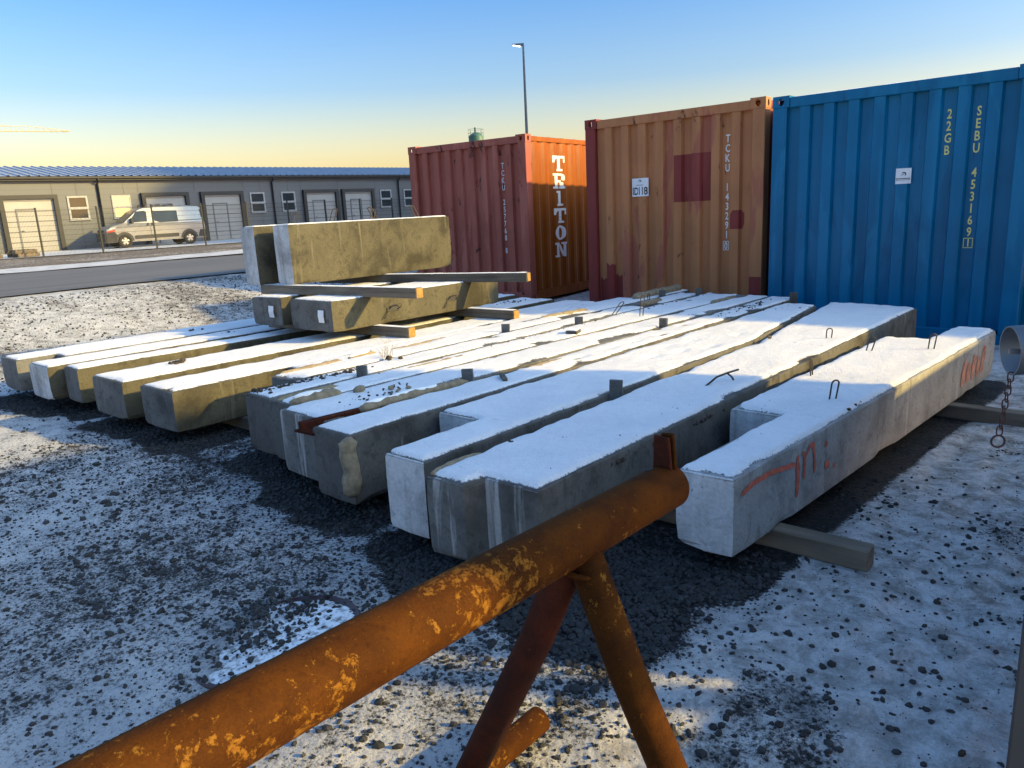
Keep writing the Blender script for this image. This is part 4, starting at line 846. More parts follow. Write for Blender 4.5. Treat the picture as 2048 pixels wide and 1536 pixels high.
fb('B3', [(-3.33, 2.44, zf + 0.004), (-3.32, 2.75, zf + 0.006), (-3.32, 3.02, zf + 0.003), (-3.31, 3.28, zf - 0.006)], 0.026, 11); fb('B3', [(-3.40, 3.30, zf), (-3.36, 3.36, zf)], 0.018, 12); fb('B4', [(-3.22, 3.75, zf - 0.004), (-3.20, 4.15, zf - 0.004)], 0.014, 13)
fb('B2', [(-3.66, 4.8, zf - 0.006), (-3.64, 5.2, zf - 0.006)], 0.014, 14); fb('B3', [(-3.62, 7.2, zf - 0.004), (-3.57, 7.7, zf)], 0.020, 15)
fb('D1', [(-2.255, 1.985, DZ1 + 0.004), (-2.262, 2.1, DZ1 + 0.004), (-2.268, 2.3, DZ1 + 0.002)], 0.017, 16)
lumpy(beams['B4'], [(-2.995, 2.10, 0.43), (-2.985, 2.098, 0.425), (-2.99, 2.095, 0.36), (-2.975, 2.10, 0.28), (-2.985, 2.095, 0.17), (-2.99, 2.098, 0.165)], 0.044, 17)
# snow lying on the bigger foam lumps is part of the same beam
for nm, pts, r in (('B2', [(-3.825, 2.34, zf + 0.032), (-3.79, 2.45, zf + 0.037), (-3.75, 2.60, zf + 0.037)], 0.016), ('B3', [(-3.335, 2.46, zf + 0.024), (-3.325, 2.8, zf + 0.026), (-3.32, 3.05, zf + 0.018)], 0.014), ('B0', [(-4.645, 3.36, zf + 0.02), (-4.66, 3.6, zf + 0.02)], 0.013)):
    lumpy(beams[nm], pts, r, 40, name='snow_ridge', mat='snow_plain')
# lifting loops cast into the beams
for nm, a in (('E1', (-1.300, 3.99, EZ1, 0.125, 0.036, 0.9, (0.12, 0.0))), ('E1', (-1.585, 4.48, EZ1, 0.12, 0.030, 1.6, (-0.1, 0.1))), ('E1', (-1.535, 5.40, EZ1, 0.11, 0.034, 0.5, (0.22, 0.1))), ('E1', (-1.20, 5.62, EZ1, 0.125, 0.036, 0.6, (0.10, 0.0))),
              ('D1', (-1.90, 5.69, DZ1, 0.09, 0.036, 0.6, (0.05, 0.0))), ('B1', (-4.10, 6.13, BZ1, 0.12, 0.034, 0.8, (0.55, 0.5))), ('B2', (-3.76, 6.08, BZ1, 0.20, 0.03, 0.8, (0.0, 0.15))), ('B1', (-4.27, 7.06, BZ1, 0.09, 0.02, 0.8, (0, 0)))):
    loop(beams[nm], *a)
MB().tube([(-1.985, 3.90, DZ1 + 0.012), (-1.955, 3.98, DZ1 + 0.055), (-1.925, 4.06, DZ1 + 0.068), (-1.895, 4.14, DZ1 + 0.075)], 0.006, 7).tube([(-1.925, 4.06, DZ1 + 0.064), (-1.905, 4.07, DZ1 + 0.045), (-1.90, 4.10, DZ1 + 0.012)], 0.006, 7).build('bent_rod', M['rebar'], beams['D1'], True)
# red spray marks on the right face of the separate beam
EA, EB = Vector((-1.222, 2.65)), Vector((-0.985, 6.66)); ED = (EB - EA).normalized(); EN = Vector((ED.y, -ED.x))
def epoint(s, z, off=0.0025): q = EA + ED * s + EN * off; return (q.x, q.y, z)
def stroke(pts, w, name='spray_mark', mat='spray', seed=0):
    rr = random.Random(seed); v = []; f = []; S = []
    for a, b_ in zip(pts, pts[1:]):
        k = max(3, int(math.hypot(b_[0] - a[0], b_[1] - a[1]) / 0.012))
        for j in range(k): t = j / k; S.append((a[0] + (b_[0] - a[0]) * t, a[1] + (b_[1] - a[1]) * t))
    S.append(pts[-1]); L = len(S)
    for i, (s_, z_) in enumerate(S):
        a = S[max(0, i - 1)]; b_ = S[min(L - 1, i + 1)]; tx, tz = b_[0] - a[0], b_[1] - a[1]; l_ = math.hypot(tx, tz) or 1
        ww = w / 2 * (0.75 + 0.5 * rr.random()) * min(1, 0.4 + min(i, L - 1 - i) / 4)
        v.append(epoint(s_ - tz / l_ * ww, z_ + tx / l_ * ww)); v.append(epoint(s_ + tz / l_ * ww, z_ - tx / l_ * ww))
    for i in range(L - 1): f.append((2 * i, 2 * i + 2, 2 * i + 3, 2 * i + 1))
    return mobj(name, v, f, M[mat], beams['E1'])
stroke([(0.06, 0.345), (0.16, 0.365), (0.32, 0.365), (0.47, 0.345), (0.555, 0.335)], 0.026, seed=1)
stroke([(0.575, 0.37), (0.58, 0.32), (0.585, 0.25), (0.58, 0.17)], 0.034, seed=2); stroke([(0.622, 0.372), (0.648, 0.355), (0.652, 0.30), (0.648, 0.235)], 0.028, seed=3)
stroke([(0.668, 0.345), (0.70, 0.385), (0.738, 0.38), (0.762, 0.30), (0.768, 0.235)], 0.024, seed=4)
for s_, z_, r_ in ((0.885, 0.345, 0.030), (0.905, 0.235, 0.042), (1.00, 0.205, 0.026)): stroke([(s_ - r_ * 0.6, z_ + r_ * 0.3), (s_, z_), (s_ + r_ * 0.6, z_ - r_ * 0.4)], r_ * 0.9, seed=5)
for i_ in range(5): stroke([(3.18 + 0.12 * i_, 0.16), (3.20 + 0.12 * i_, 0.27), (3.24 + 0.12 * i_, 0.33 - 0.05 * (i_ % 2))], 0.085, mat='spray_faded', seed=20 + i_)
stroke([(3.66, 0.33), (3.74, 0.35)], 0.05, mat='spray', seed=31)
# dirt and grass on top of the beams
def clods(nm, name, cx, cy, sx, sy, n_, z, s0, s1, mat='soil', slant=0.0):
    mb = MB()
    for _ in range(n_):
        u = random.gauss(0, 1); x_ = cx + random.gauss(0, sx) + slant * u * sy; y_ = cy + u * sy; s_ = s0 + (s1 - s0) * random.random() ** 2.5
        c_, d_ = math.cos(_ * 1.7), math.sin(_ * 1.7)
        mb.add([(x_ + s_ * (q[0] * c_ - q[1] * d_) * random.uniform(.7, 1.2), y_ + s_ * (q[0] * d_ + q[1] * c_) * random.uniform(.7, 1.2), z + s_ * (q[2] * 0.7 + 0.4)) for q in ico_v], [tuple(q) for q in ico_f])
    return mb.build(name, M[mat], beams[nm])
clods('B1', 'soil_crumbs', -4.27, 2.62, 0.022, 0.20, 120, BZ1 + 0.008, 0.004, 0.016); clods('B1', 'soil_crumbs', -4.24, 3.0, 0.02, 0.12, 70, BZ1 + 0.008, 0.004, 0.018); clods('B1', 'soil_clod', -4.30, 2.38, 0.012, 0.012, 7, BZ1 + 0.006, 0.012, 0.026); clods('B1', 'soil_clod', -4.16, 2.39, 0.004, 0.004, 3, BZ1 + 0.008, 0.012, 0.018)
clods('B2', 'soil_crumbs', -3.99, 4.6, 0.012, 0.9, 60, BZ1 + 0.006, 0.004, 0.013); clods('B2', 'soil_crumbs', -3.98, 6.9, 0.02, 0.5, 70, BZ1 + 0.006, 0.004, 0.014); clods('A4', 'soil_clod', -6.20, 2.74, 0.03, 0.035, 26, AZ1 + 0.010, 0.008, 0.030); clods('A2', 'soil_clod', -7.75 + 0.35, 3.9, 0.02, 0.05, 6, AZ1 + 0.01, 0.006, 0.016)
clods('A1', 'soil_clod', -7.95, 3.75, 0.03, 0.05, 5, AZ1 + 0.012, 0.010, 0.022); clods('A4', 'soil_crumbs', -6.1, 6.9, 0.06, 0.12, 40, AZ1 + 0.010, 0.004, 0.016); clods('B4', 'soil_crumbs', -3.12, 7.0, 0.06, 0.35, 70, BZ1 + 0.010, 0.003, 0.012); clods('C1', 'soil_crumbs', -2.75, 7.1, 0.12, 0.2, 30, 0.462, 0.003, 0.010)
clods('D1', 'pebble', -2.225, 2.46, 0.006, 0.006, 3, DZ1 + 0.02, 0.008, 0.013); clods('D1', 'pebble', -2.07, 2.65, 0.012, 0.02, 4, DZ1 + 0.02, 0.003, 0.008, 'concrete_pale'); clods('D1', 'pebble', -2.26, 5.46, 0.004, 0.004, 2, DZ1 + 0.025, 0.02, 0.032, 'foam'); clods('D1', 'soil_crumbs', -1.83, 2.9, 0.05, 0.4, 8, DZ1 + 0.024, 0.002, 0.006); clods('E1', 'soil_crumbs', -1.18, 4.0, 0.012, 0.06, 7, EZ1 + 0.006, 0.005, 0.014)
clods('E1', 'soil_crumbs', -1.4, 3.6, 0.07, 0.35, 7, EZ1 + 0.022, 0.002, 0.005)
clods('B3', 'soil_crumbs', -3.56, 2.62, 0.06, 0.10, 26, BZ1 + 0.010, 0.003, 0.012); clods('B3', 'foam_crumb', -3.50, 2.86, 0.03, 0.05, 6, BZ1 + 0.010, 0.010, 0.026, 'foam'); clods('D1', 'moss_lump', -1.79, 2.72, 0.012, 0.16, 34, DZ1 - 0.05, 0.010, 0.030); clods('D1', 'moss_lump', -1.775, 3.5, 0.008, 0.14, 26, DZ1 - 0.05, 0.010, 0.026)
gt = MB()
for k in range(16):
    a = random.uniform(0, 6.28); l_ = random.uniform(0.06, 0.20); d_ = random.uniform(0.1, 0.7); bx, by = -4.42 + random.uniform(-.03, .03), 3.53 + random.uniform(-.05, .05)
    gt.tube([(bx, by, BZ1), (bx + math.cos(a) * l_ * d_ * 0.4, by + math.sin(a) * l_ * d_ * 0.4, BZ1 + l_ * 0.6), (bx + math.cos(a) * l_ * d_, by + math.sin(a) * l_ * d_, BZ1 + l_ * (1 - 0.35 * d_))], [0.0018, 0.0014, 0.0006], 4)
tag(gt.build('grass_tuft', M['grass']), 'dry straw grass tuft growing on the soil strewn beam', 'grass tuft')
clods('B1', 'soil_clod', -4.30, 3.50, 0.03, 0.02, 9, BZ1 + 0.008, 0.010, 0.030)

# ------------------------------------------------------------------ loose small things on the beams
def small_box(name, label, cat, loc, dims, rot, mat, group=None, snow=None):
    o = MB().box(-dims[0] / 2, dims[0] / 2, -dims[1] / 2, dims[1] / 2, 0, dims[2]).build(name, M[mat], bevel=min(dims) * 0.12)
    o.location = loc; o.rotation_euler = rot; tag(o, label, cat, group)
    if snow: MB().box(-dims[0] * .44, dims[0] * .44, -dims[1] * .42, dims[1] * .42, dims[2] + 0.0005, dims[2] + snow).build('snow_cover', M['snow_plain'], o, bevel=snow * 0.4)
    return o
G = 'spacer tiles between the beams'
for lab, x_, y_, rz in (('small upright grey tile spacer nearest the soil strewn beam end', -4.06, 3.03, 0.15), ('small upright tile spacer beside the end of the long foam line', -3.318, 3.30, 0.1), ('upright tile spacer in the dark gap of the wide notched beam', -2.345, 3.50, 0.12),
                        ('upright tile spacer just right of the lower timber ends', -4.37, 4.84, 0.1), ('upright tile spacer behind the flat snowy tile', -4.02, 5.45, 0.15), ('sunlit upright tile spacer nearest the far shadow edge', -3.28, 5.65, 0.2),
                        ('dark upright spacer in the shade close to the brown container', -4.36, 7.50, 0.1), ('small dark spacer at the far beam ends below the brown container', -4.055, 7.78, 0.1), ('pale spacer standing at the far beam end before the blue container', -2.94, 7.70, 0.2)):
    small_box('spacer_tile', lab, 'spacer', (x_, y_, 0.30), (0.075, 0.022, 0.155 + 0.078), (random.uniform(-.05, .05), random.uniform(-.05, .05), rz + 0.35), 'concrete' if y_ < 7 else 'concrete_dark', G)
small_box('flat_tile', 'flat square tile dusted with snow lying on the sunlit beam', 'tile', (-3.77, 5.02, BZ1 + 0.010), (0.10, 0.11, 0.028), (0.05, 0.02, 0.3), 'concrete_dark', None, 0.008)
small_box('wood_offcut', 'short dark wood offcut lying in snow beside the long foam line', 'wood offcut', (-3.13, 3.42, BZ1 + 0.012), (0.03, 0.14, 0.022), (0.06, 0, 0.9), 'timber_grey')
small_box('wood_offcut', 'thin wood chip lying by the orange flecked foam', 'wood offcut', (-3.46, 2.78, BZ1 + 0.011), (0.014, 0.085, 0.008), (0, 0, 0.8), 'timber_grey')
for i_, (x_, y_, r_) in enumerate(((-3.60, 2.92, 0.9), (-3.62, 2.98, 1.0), (-3.56, 2.99, 0.8), (-3.53, 2.90, 1.1))):
    small_box('wood_splinter', ('dark wood splinter beside the foam lump, nearest it', 'dark wood splinter beside the foam lump, farthest left', 'dark wood splinter beside the foam lump, farthest back', 'dark wood splinter beside the foam lump, at the right')[i_], 'splinter', (x_, y_, BZ1 + 0.010), (0.010, 0.07, 0.006), (0, 0, r_), 'soil', 'splinters by the foam')
# rusty strip wedged between two beams
rs_ = MB().hull8([(-3.395, 2.09, BZ1 - 0.02), (-3.365, 2.09, BZ1 - 0.03), (-3.30, 2.62, BZ1 - 0.01), (-3.335, 2.62, BZ1 - 0.005)], [(-3.395, 2.09, BZ1 + 0.018), (-3.365, 2.09, BZ1 + 0.012), (-3.305, 2.60, BZ1 + 0.012), (-3.335, 2.60, BZ1 + 0.018)]).hull8([(-3.405, 2.07, BZ1 - 0.035), (-3.285, 2.10, BZ1 - 0.045), (-3.285, 2.5, BZ1 - 0.02), (-3.36, 2.5, BZ1 - 0.015)], [(-3.405, 2.07, BZ1 - 0.023), (-3.285, 2.10, BZ1 - 0.033), (-3.285, 2.5, BZ1 - 0.008), (-3.36, 2.5, BZ1 - 0.003)]).build('rusty_strip', M['rust_red'])
tag(rs_, 'rusty red steel strip wedged between the beams at their near ends', 'steel strip')

# ------------------------------------------------------------------ timbers
def timber(label, a, b_, z, w=0.095, h=0.095, mat='timber', group='square timbers used as bearers', snow=0.0, end=True):
    a = Vector(a); b_ = Vector(b_); L = (b_ - a).length; ang = math.atan2(b_.y - a.y, b_.x - a.x)
    t = thing('timber_bearer', label, 'timber', (a.x, a.y, z), ang, group)
    MB().box(0, L, -w / 2, w / 2, 0, h).build('bar', M[mat], t, bevel=0.006)
    if end:
        MB().box(L + 0.0008, L + 0.0022, -w / 2 + 0.005, w / 2 - 0.005, 0.005, h - 0.005).build('sawn_end', M['timber_end'] if mat == 'timber' else M['timber_grey'], t)
    if snow:
        xs = np.linspace(0.01, L - 0.01, int(L / 0.03)); v = []; f = []
        for i, x_ in enumerate(xs):
            for j, yy in enumerate((-0.47, -0.40, -0.15, 0.15, 0.40, 0.47)):
                e = 0 if j in (0, 5) or i in (0, len(xs) - 1) else 1; v.append((x_, yy * w * (0.9 + 0.1 * float(vn(x_ * 12, j * 3.3, 5))), h - 0.002 + e * snow * (0.5 + float(vn(x_ * 9, j * 1.3, 6)))))
        for i in range(len(xs) - 1):
            for j in range(5): f.append((i * 6 + j, (i + 1) * 6 + j, (i + 1) * 6 + j + 1, i * 6 + j + 1))
        mobj('snow_cover', v, f, M['snow_plain'], t, True)
    return t
timber('grey bearer timber under the separate beam, near its sprayed end', (-1.95, 3.05), (-0.815, 3.075), -0.012, mat='timber', snow=0.0, end=False)
timber('grey bearer timber under the far end of the separate beam, by the chain', (-1.85, 5.66), (-0.60, 5.60), -0.012, mat='timber', snow=0.001, end=False)
for lab, x0_, x1_, y_ in (('dark bearer timber under the near ends of the left beams', -8.4, -4.85, 2.75), ('dark bearer timber under the far ends of the left beams', -8.4, -4.75, 6.6), ('dark bearer timber under the near ends of the middle beams', -4.75, -1.7, 3.15), ('dark bearer timber under the far ends of the middle beams', -4.75, -1.7, 6.7)):
    timber(lab, (x0_, y_), (x1_, y_), -0.004, mat='timber_grey', end=False)

# ------------------------------------------------------------------ the stack of short blocks
LZ0 = 0.385 + 0.014 + 0.090; LZ1 = LZ0 + 0.282; UZ0 = LZ1 + 0.092; UZ1 = UZ0 + 0.60
T3 = timber('lower bearer timber at the near end of the block stack', (-7.3, 4.32), (-5.26, 4.53), 0.397, snow=0.003); T4 = timber('lower bearer timber at the far end of the block stack', (-7.3, 5.66), (-5.08, 5.80), 0.397, snow=0.004)
T1 = timber('long upper bearer timber sticking out at the near end of the stack', (-7.20, 4.22), (-5.08, 4.50), LZ1 - 0.001, snow=0.003); T2 = timber('long upper bearer timber sticking out at the far end towards the red container', (-7.55, 5.20), (-5.03, 5.96), LZ1 - 0.001, mat='timber_grey', snow=0.004)
MB().box(2.632 + 0.003, 2.638, -0.04, 0.04, 0.006, 0.088).build('sawn_end', M['timber_end'], T2)
BL = [('lower concrete block at the front of the stack with a paper tag on its end', [(-6.36, 3.98), (-5.71, 3.99), (-5.70, 6.22), (-6.33, 6.22)], LZ0, LZ1, 'concrete_warm', 'concrete'),
      ('lower concrete block at the rear of the stack, its side half shaded', [(-7.02, 3.96), (-6.60, 4.03), (-6.56, 6.2), (-6.98, 6.2)], LZ0, LZ1 - 0.002, 'concrete_warm', 'concrete'),
      ('tall upper concrete block with a broad sunlit yellowish side', [(-6.985, 4.27), (-6.72, 4.28), (-6.66, 6.46), (-6.93, 6.46)], UZ0, UZ1, 'concrete_warm', 'concrete_pale'),
      ('tall upper concrete block at the back left of the stack, mostly shaded', [(-7.375, 4.13), (-7.155, 4.15), (-7.10, 6.3), (-7.32, 6.3)], UZ0, UZ1 - 0.003, 'concrete_warm', 'concrete_pale')]
blk = []
for k_, (lab, poly, z0, z1, a_, b_) in enumerate(BL):
    t = thing('concrete_block', lab, 'concrete block', (0, 0, 0), 0, 'short concrete blocks stacked on the beams'); blk.append(t)
    beam_body(poly, z0, z1, [M[a_], M[b_]], t, 300 + k_, 0.10)
    snow_cap(poly, z1, t, 0.010, 400 + 9 * k_, inset=0.008)
for y_ in (4.88, 5.48, 6.10): loop(blk[2], -6.82, y_, UZ1, 0.14, 0.045, 1.2, (0.18 if y_ < 5 else -0.12, 0.3 if y_ < 5 else -0.5), 0.006)
for y_ in (4.70, 5.75): loop(blk[3], -7.24, y_, UZ1, 0.12, 0.045, 1.2, (0.1, 0.3), 0.006)
for y_ in (4.62, 5.42):   # recessed lifting pockets with a wire loop in the sunlit side of the front block
    pk = MB().box(-5.712, -5.698, y_, y_ + 0.15, 0.600, 0.640).build('lifting_pocket', M['dark'], blk[0])
    MB().tube([(-5.70, y_ + 0.02, 0.62), (-5.672, y_ + 0.05, 0.66), (-5.665, y_ + 0.15, 0.665), (-5.68, y_ + 0.16, 0.63), (-5.70, y_ + 0.12, 0.61)], 0.005, 6).tube([(-5.70, y_ + 0.0, 0.60), (-5.675, y_ - 0.03, 0.57), (-5.69, y_ - 0.06, 0.54)], 0.005, 6).build('wire_loop', M['rebar'], pk, True)
for par, x_, y_, z_ in ((blk[0], -5.905, 3.981, 0.575), (blk[1], -6.76, 3.990, 0.575)):
    tg = mobj('paper_tag', [(x_, y_ - 0.006, z_), (x_ + 0.085, y_ - 0.004, z_), (x_ + 0.088, y_ - 0.012, z_ + 0.06), (x_ + 0.085, y_ - 0.004, z_ + 0.115), (x_ - 0.003, y_ - 0.005, z_ + 0.115), (x_ + 0.002, y_ - 0.015, z_ + 0.06)], [(0, 1, 2, 5), (5, 2, 3, 4)], M['sticker'], par)
    if par is blk[1]: tg.rotation_euler = (0, 0, 0)

# ------------------------------------------------------------------ rusty pipe trestle in the foreground
tr = thing('pipe_trestle', 'rusty brown pipe trestle with splayed legs crossing the foreground', 'trestle', (-0.87, 0.6, 0.0))
zp, rp = 0.838, 0.0555
def ringpipe(name, a, b_, R_, th, mat, par, n=40, m_=16):
    a, b_ = Vector(a), Vector(b_); ax = (b_ - a).normalized(); u = ax.cross(Vector((0, 0, 1)) if abs(ax.z) < .9 else Vector((1, 0, 0))).normalized(); w = ax.cross(u); v = []; f = []
    rings = [(t / m_, R_) for t in range(m_ + 1)]; rings += [(1.0, R_ - th), (0.0, R_ - th)]
    for t, r in rings:
        c = a.lerp(b_, t)
        for j in range(n): an = 2 * math.pi * j / n; v.append(tuple(c + (u * math.cos(an) + w * math.sin(an)) * r))
    L = len(rings)
    for i in range(L):
        k = (i + 1) % L
        for j in range(n): f.append((i * n + j, i * n + (j + 1) % n, k * n + (j + 1) % n, k * n + j))
    return mobj(name, v, f, M[mat], par, True)
for o in (ringpipe('top_pipe', (0, -1.35, zp + 0.050), (0, 0.925, zp), rp, 0.006, 'rust', tr),):
    o.data.polygons.foreach_set('use_smooth', [True] * len(o.data.polygons))
for ya in (0.55, -0.95):
    for sx in (1, -1):
        MB().tube([(sx * 0.012, ya, zp - 0.02), (sx * 0.12, ya, 0.57), (sx * 0.39, ya, 0.05)], 0.0385, 24).build('leg', M['rust'] if sx > 0 else M['rust_red'], tr, True)
        MB().tube([(sx * 0.392, ya - 0.30, 0.042), (sx * 0.392, ya, 0.042), (sx * 0.392, ya + 0.31, 0.044)], 0.0385, 24).build('foot_pipe', M['rust'], tr, True)
    v_, f_ = tube([(0.006 + 0.052 * math.cos(a) * 1.0, ya + 0.052 * math.sin(a), zp - 0.050 - 0.012 * math.cos(a)) for a in [k * math.pi / 12 for k in range(24)]], 0.006, 6, closed=True); mobj('weld_bead', v_, f_, M['rust'], tr, True)
MB().hull8([(-0.026, 0.893, zp + 0.040), (0.026, 0.893, zp + 0.040), (0.026, 0.901, zp + 0.040), (-0.026, 0.901, zp + 0.040)], [(-0.024, 0.893, zp + 0.132), (0.018, 0.893, zp + 0.130), (0.018, 0.901, zp + 0.130), (-0.024, 0.901, zp + 0.132)]).build('stop_plate', M['rust_red'], tr, bevel=0.003)
MB().hull8([(-0.022, 0.908, zp + 0.045), (0.030, 0.908, zp + 0.045), (0.030, 0.916, zp + 0.045), (-0.022, 0.916, zp + 0.045)], [(-0.012, 0.908, zp + 0.134), (0.022, 0.908, zp + 0.138), (0.022, 0.916, zp + 0.138), (-0.012, 0.916, zp + 0.134)]).build('stop_plate', M['rust'], tr, bevel=0.003)
MB().tube([(-0.024, 0.855, zp + 0.0535), (-0.008, 0.862, zp + 0.0575)], 0.004, 8).build('drain_hole', M['dark'], tr)

# ------------------------------------------------------------------ half buried round lid
lidc = (-2.36, 1.26); lid = thing('round_lid', 'half buried round lid with dark red rim left of the trestle', 'lid', (lidc[0], lidc[1], -0.012)); lid.rotation_euler = (math.radians(2.5), math.radians(-5.5), 0)
v_, f_ = lathe([(0.02, 0.010), (0.302, 0.010), (0.306, 0.018), (0.311, 0.019), (0.314, 0.010), (0.314, -0.03)], 64); f_.append(tuple(range(64))); mobj('rim', v_, f_, M['lid'], lid, True)
nL = 44; v_ = []; f_ = []
gx_ = np.linspace(-0.298, 0.298, nL); XX, YY = np.meshgrid(gx_, gx_); rr_ = np.hypot(XX, YY); zz_ = 0.008 + 0.010 * sst(0.298, 0.27, rr_) * (0.6 + 0.5 * fbm(XX * 14, YY * 14, 77, 3)); okk = rr_ < 0.297
ii = np.arange(nL * nL).reshape(nL, nL); cell = okk[:-1, :-1] & okk[1:, :-1] & okk[:-1, 1:] & okk[1:, 1:]; F_ = np.stack([ii[:-1, :-1], ii[:-1, 1:], ii[1:, 1:], ii[1:, :-1]], -1)[cell]; us = np.unique(F_); mp = np.full(nL * nL, -1); mp[us] = np.arange(len(us))
bigmesh('snow_cover', np.stack([XX, YY, zz_], -1).reshape(-1, 3)[us], mp[F_], M['thin_snow'], lid, True)
# stones thrown over the middle of the lid
q_ = np.stack([RNG.normal(-2.46, 0.17, 900), RNG.normal(1.34, 0.16, 900)], -1); q_ = q_[(np.hypot(q_[:, 0] + 2.36, q_[:, 1] - 1.26) < 0.34) & (RNG.random(len(q_)) < 0.8)]
so_ = stones('spilled_gravel', q_, 0.004 + 0.010 * RNG.random(len(q_)) ** 2.2, 0.0); so_.location.z = 0.020; tag(so_, 'dark gravel spilled across the middle of the round lid', 'gravel', kind='stuff')

# ------------------------------------------------------------------ tank trailer at the right edge, unseen side built up to block sun
tt = thing('tank_trailer', 'grey tank trailer at the right edge with pipe coupling and hanging chain', 'trailer', (1.45, 4.9, 0.0))
TX, TY = 1.45, 4.9
v_, f_ = lathe([(0.02, -2.65), (0.45, -2.60), (0.66, -2.50), (0.75, -2.36), (0.75, 0.75), (0.66, 0.9), (0.45, 1.0), (0.02, 1.05)], 40, 'y'); mobj('tank', [(x_, y_, z_ + 2.20) for x_, y_, z_ in v_], f_, M['galv'], tt, True)  # unseen tank, its length and height shaped for the shade it throws
MB().box(-0.45, -0.33, -1.9, 1.2, 0.62, 0.78).box(0.33, 0.45, -1.9, 1.2, 0.62, 0.78).box(-0.45, 0.45, -1.95, -1.82, 0.60, 0.76).build('chassis', M['steel_grey'], tt)
for yy_ in (-0.45,):
    for sx in (1, -1):
        v_, f_ = lathe([(0.24, -0.15), (0.44, -0.16), (0.50, -0.11), (0.50, 0.11), (0.44, 0.16), (0.24, 0.15), (0.24, -0.15)], 36, 'x'); w_ = mobj('wheel', [(x_ + sx * 0.78, y_ + yy_, z_ + 0.50) for x_, y_, z_ in v_], f_, M['tyre'], tt, True)
        MB().tube([(sx * 0.70, yy_, 0.5), (sx * 0.84, yy_, 0.5)], 0.24, 28).build('rim', M['galv'], w_)
MB().box(-0.94, -0.60, -1.02, -0.96, 0.55, 1.02).box(-0.94, -0.60, -0.96, 0.10, 1.02, 1.06).box(-0.965, -0.945, -1.02, 0.10, 0.40, 1.06).build('mudguard', M['steel_grey'], tt)  # outer side plate added to stop sun passing around the wheel
MB().box(-0.96, -0.62, -1.30, -1.03, 0.12, 1.40).box(-0.96, -0.62, -1.03, 0.45, 1.075, 1.42).build('sun_block_panel', M['steel_grey'], tt)  # unseen panels added to keep sun off the ground and separate beam
MB().box(-0.40, -0.30, -1.6, -1.5, 0.78, 1.55).box(0.30, 0.40, -1.6, -1.5, 0.78, 1.55).box(-0.40, -0.30, 0.6, 0.7, 0.78, 1.55).box(0.30, 0.40, 0.6, 0.7, 0.78, 1.55).build('tank_saddle', M['steel_grey'], tt)
MB().box(-0.95, -0.62, 0.06, 2.40, 0.68, 1.06).build('sun_block_box', M['steel_grey'], tt, bevel=0.02)  # unseen box added to shade the separate beam's right face
MB().box(-1.00, -0.85, -3.75, -1.28, 0.06, 0.57).box(-1.00, -0.85, -2.05, -1.28, 0.575, 0.98).build('sun_block_skirt', M['steel_grey'], tt)  # unseen low panel added to shade the ground at lower right
MB().box(-0.45, -0.33, 1.2, 2.6, 0.62, 0.78).box(0.33, 0.45, 1.2, 2.6, 0.62, 0.78).build('drawbar', M['steel_grey'], tt)
# outlet pipe: open end faces the camera's left
OC = Vector((-0.392 - TX, 2.95 - TY, 0.965)); ax = Vector((0.86, 0.50, 0.06)).normalized()
ringpipe('outlet_pipe', OC, OC + ax * 0.34, 0.083, 0.006, 'galv', tt, 36, 4)
for d_, r_, w__ in ((0.085, 0.092, 0.012), (0.17, 0.098, 0.02), (0.30, 0.11, 0.03)): ringpipe('pipe_flange', OC + ax * d_, OC + ax * (d_ + w__), r_, 0.02, 'galv', tt, 36, 1)
MB().tube([OC + ax * 0.32, OC + ax * 0.55, OC + Vector((0.80, 0.75, 0.25)), OC + Vector((1.1, 1.05, 0.62))], [0.10, 0.14, 0.16, 0.16], 24).build('elbow_pipe', M['galv'], tt, True)
MB().box(-0.06, 0.06, -0.006, 0.006, -0.008, 0.008).build('clamp_lever', M['steel_grey'], tt).matrix_local = Matrix.Translation(OC + ax * 0.10 + Vector((0, 0, 0)) - Vector((0.03, 0.07, 0.0))) @ Matrix.Rotation(0.5, 4, 'Z')
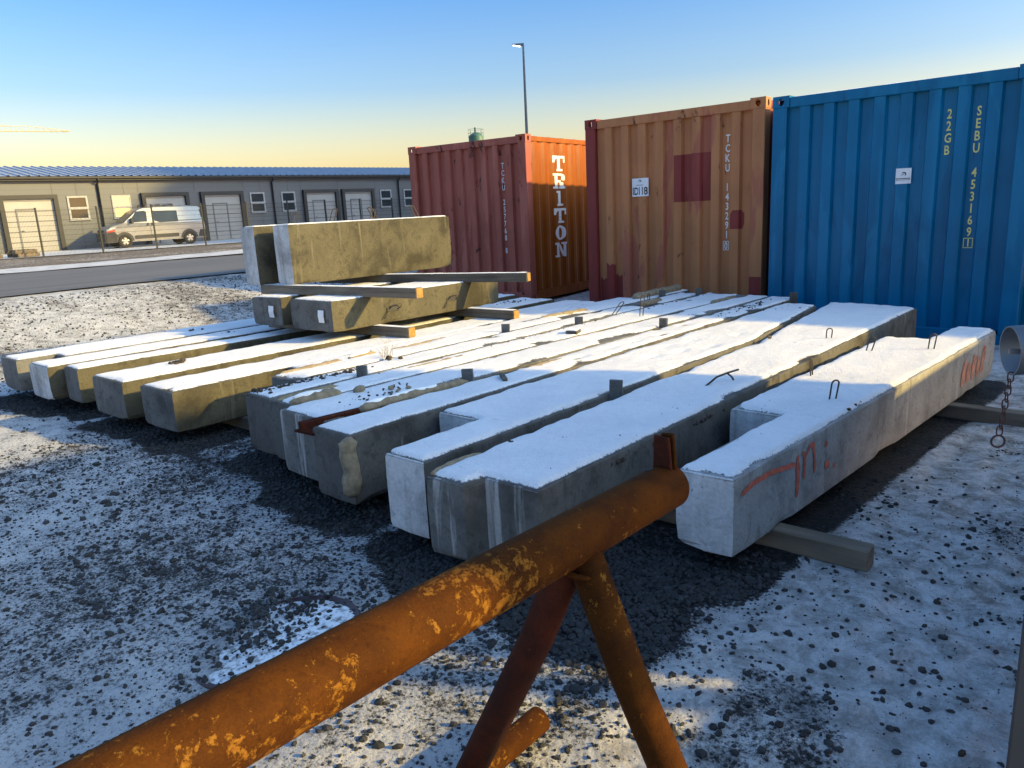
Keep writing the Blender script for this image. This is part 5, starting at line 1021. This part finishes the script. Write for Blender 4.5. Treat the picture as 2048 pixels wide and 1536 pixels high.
# chain hanging from the coupling
ch = MB(); cp = OC + Vector((0.012, -0.02, -0.085)); pitch = 0.0235
CHO = bpy.data.objects.new('chain', None); COL.objects.link(CHO); CHO.parent = tt; CHO.location = cp
for k in range(9):
    pts = []; L_, w2 = 0.0165, 0.0092
    for j in range(14):
        a = 2 * math.pi * j / 14; px_ = w2 * math.cos(a); pz_ = (L_ if math.sin(a) > 0 else -L_) * 0.45 + w2 * math.sin(a)
        ro = 0.5 + (math.pi / 2 if k % 2 else 0); pts.append((px_ * math.cos(ro), px_ * math.sin(ro), pz_ - k * pitch))
    MB().tube(pts, 0.0023, 6, closed=True).build('chain_link', M['chain'], CHO, True).location = (-0.0018 * k, -0.0012 * k, 0)
MB().tube([(0.021 * math.cos(a) * 0.85 - 0.016, 0.021 * math.cos(a) * 0.52 - 0.011, 0.021 * math.sin(a) - 9 * pitch - 0.014) for a in [k * math.pi / 12 for k in range(24)]], 0.0034, 7, closed=True).build('end_ring', M['chain'], CHO, True)
# bulky housing whose lower corner shows at the frame's edge
MB().hull8([(-1.72, -1.55, 1.40), (-1.40, -1.60, 1.38), (-1.20, -1.2, 1.40), (-1.62, -1.2, 1.42)], [(-1.74, -1.50, 1.72), (-1.40, -1.55, 1.72), (-1.20, -1.2, 1.72), (-1.62, -1.2, 1.72)]).build('gauge_housing', M['sticker'], tt, bevel=0.03, seg=2)

# ------------------------------------------------------------------ post close to the camera at the right edge
po = thing('steel_post', 'dark grey steel post at the bottom right edge, close to the camera', 'post', (0.02, 1.30, 0))
MB().box(-0.135, 0.02, -0.05, 0.05, 0.012, 1.15).build('shaft', M['post'], po, bevel=0.004); MB().box(-0.18, 0.08, -0.11, 0.11, -0.01, 0.012).build('base_plate', M['post'], po)

# ------------------------------------------------------------------ tall block added out of frame, beyond the containers, to shade the far wall
hl = thing('wall_shade_block', 'tall unseen grey block added beyond the containers to shade the far wall', 'building', (2.0, 48.5, 0.0))
MB().box(0, 16, 0, 42, 0, 26).build('wall', M['shade_block'], hl); MB().box(-0.2, 16.2, -0.2, 42.2, 26.003, 26.5).build('roof', M['trim_dark'], hl)
for i_ in range(6):
    for z_ in (4, 10, 16): 
        w_ = MB().box(-0.06, -0.01, 2 + i_ * 6.6, 5 + i_ * 6.6, z_, z_ + 2).build('window', M['win_frame'], hl); MB().box(-0.08, -0.062, 2.15 + i_ * 6.6, 4.85 + i_ * 6.6, z_ + 0.15, z_ + 1.85).build('pane', M['glass'], w_)
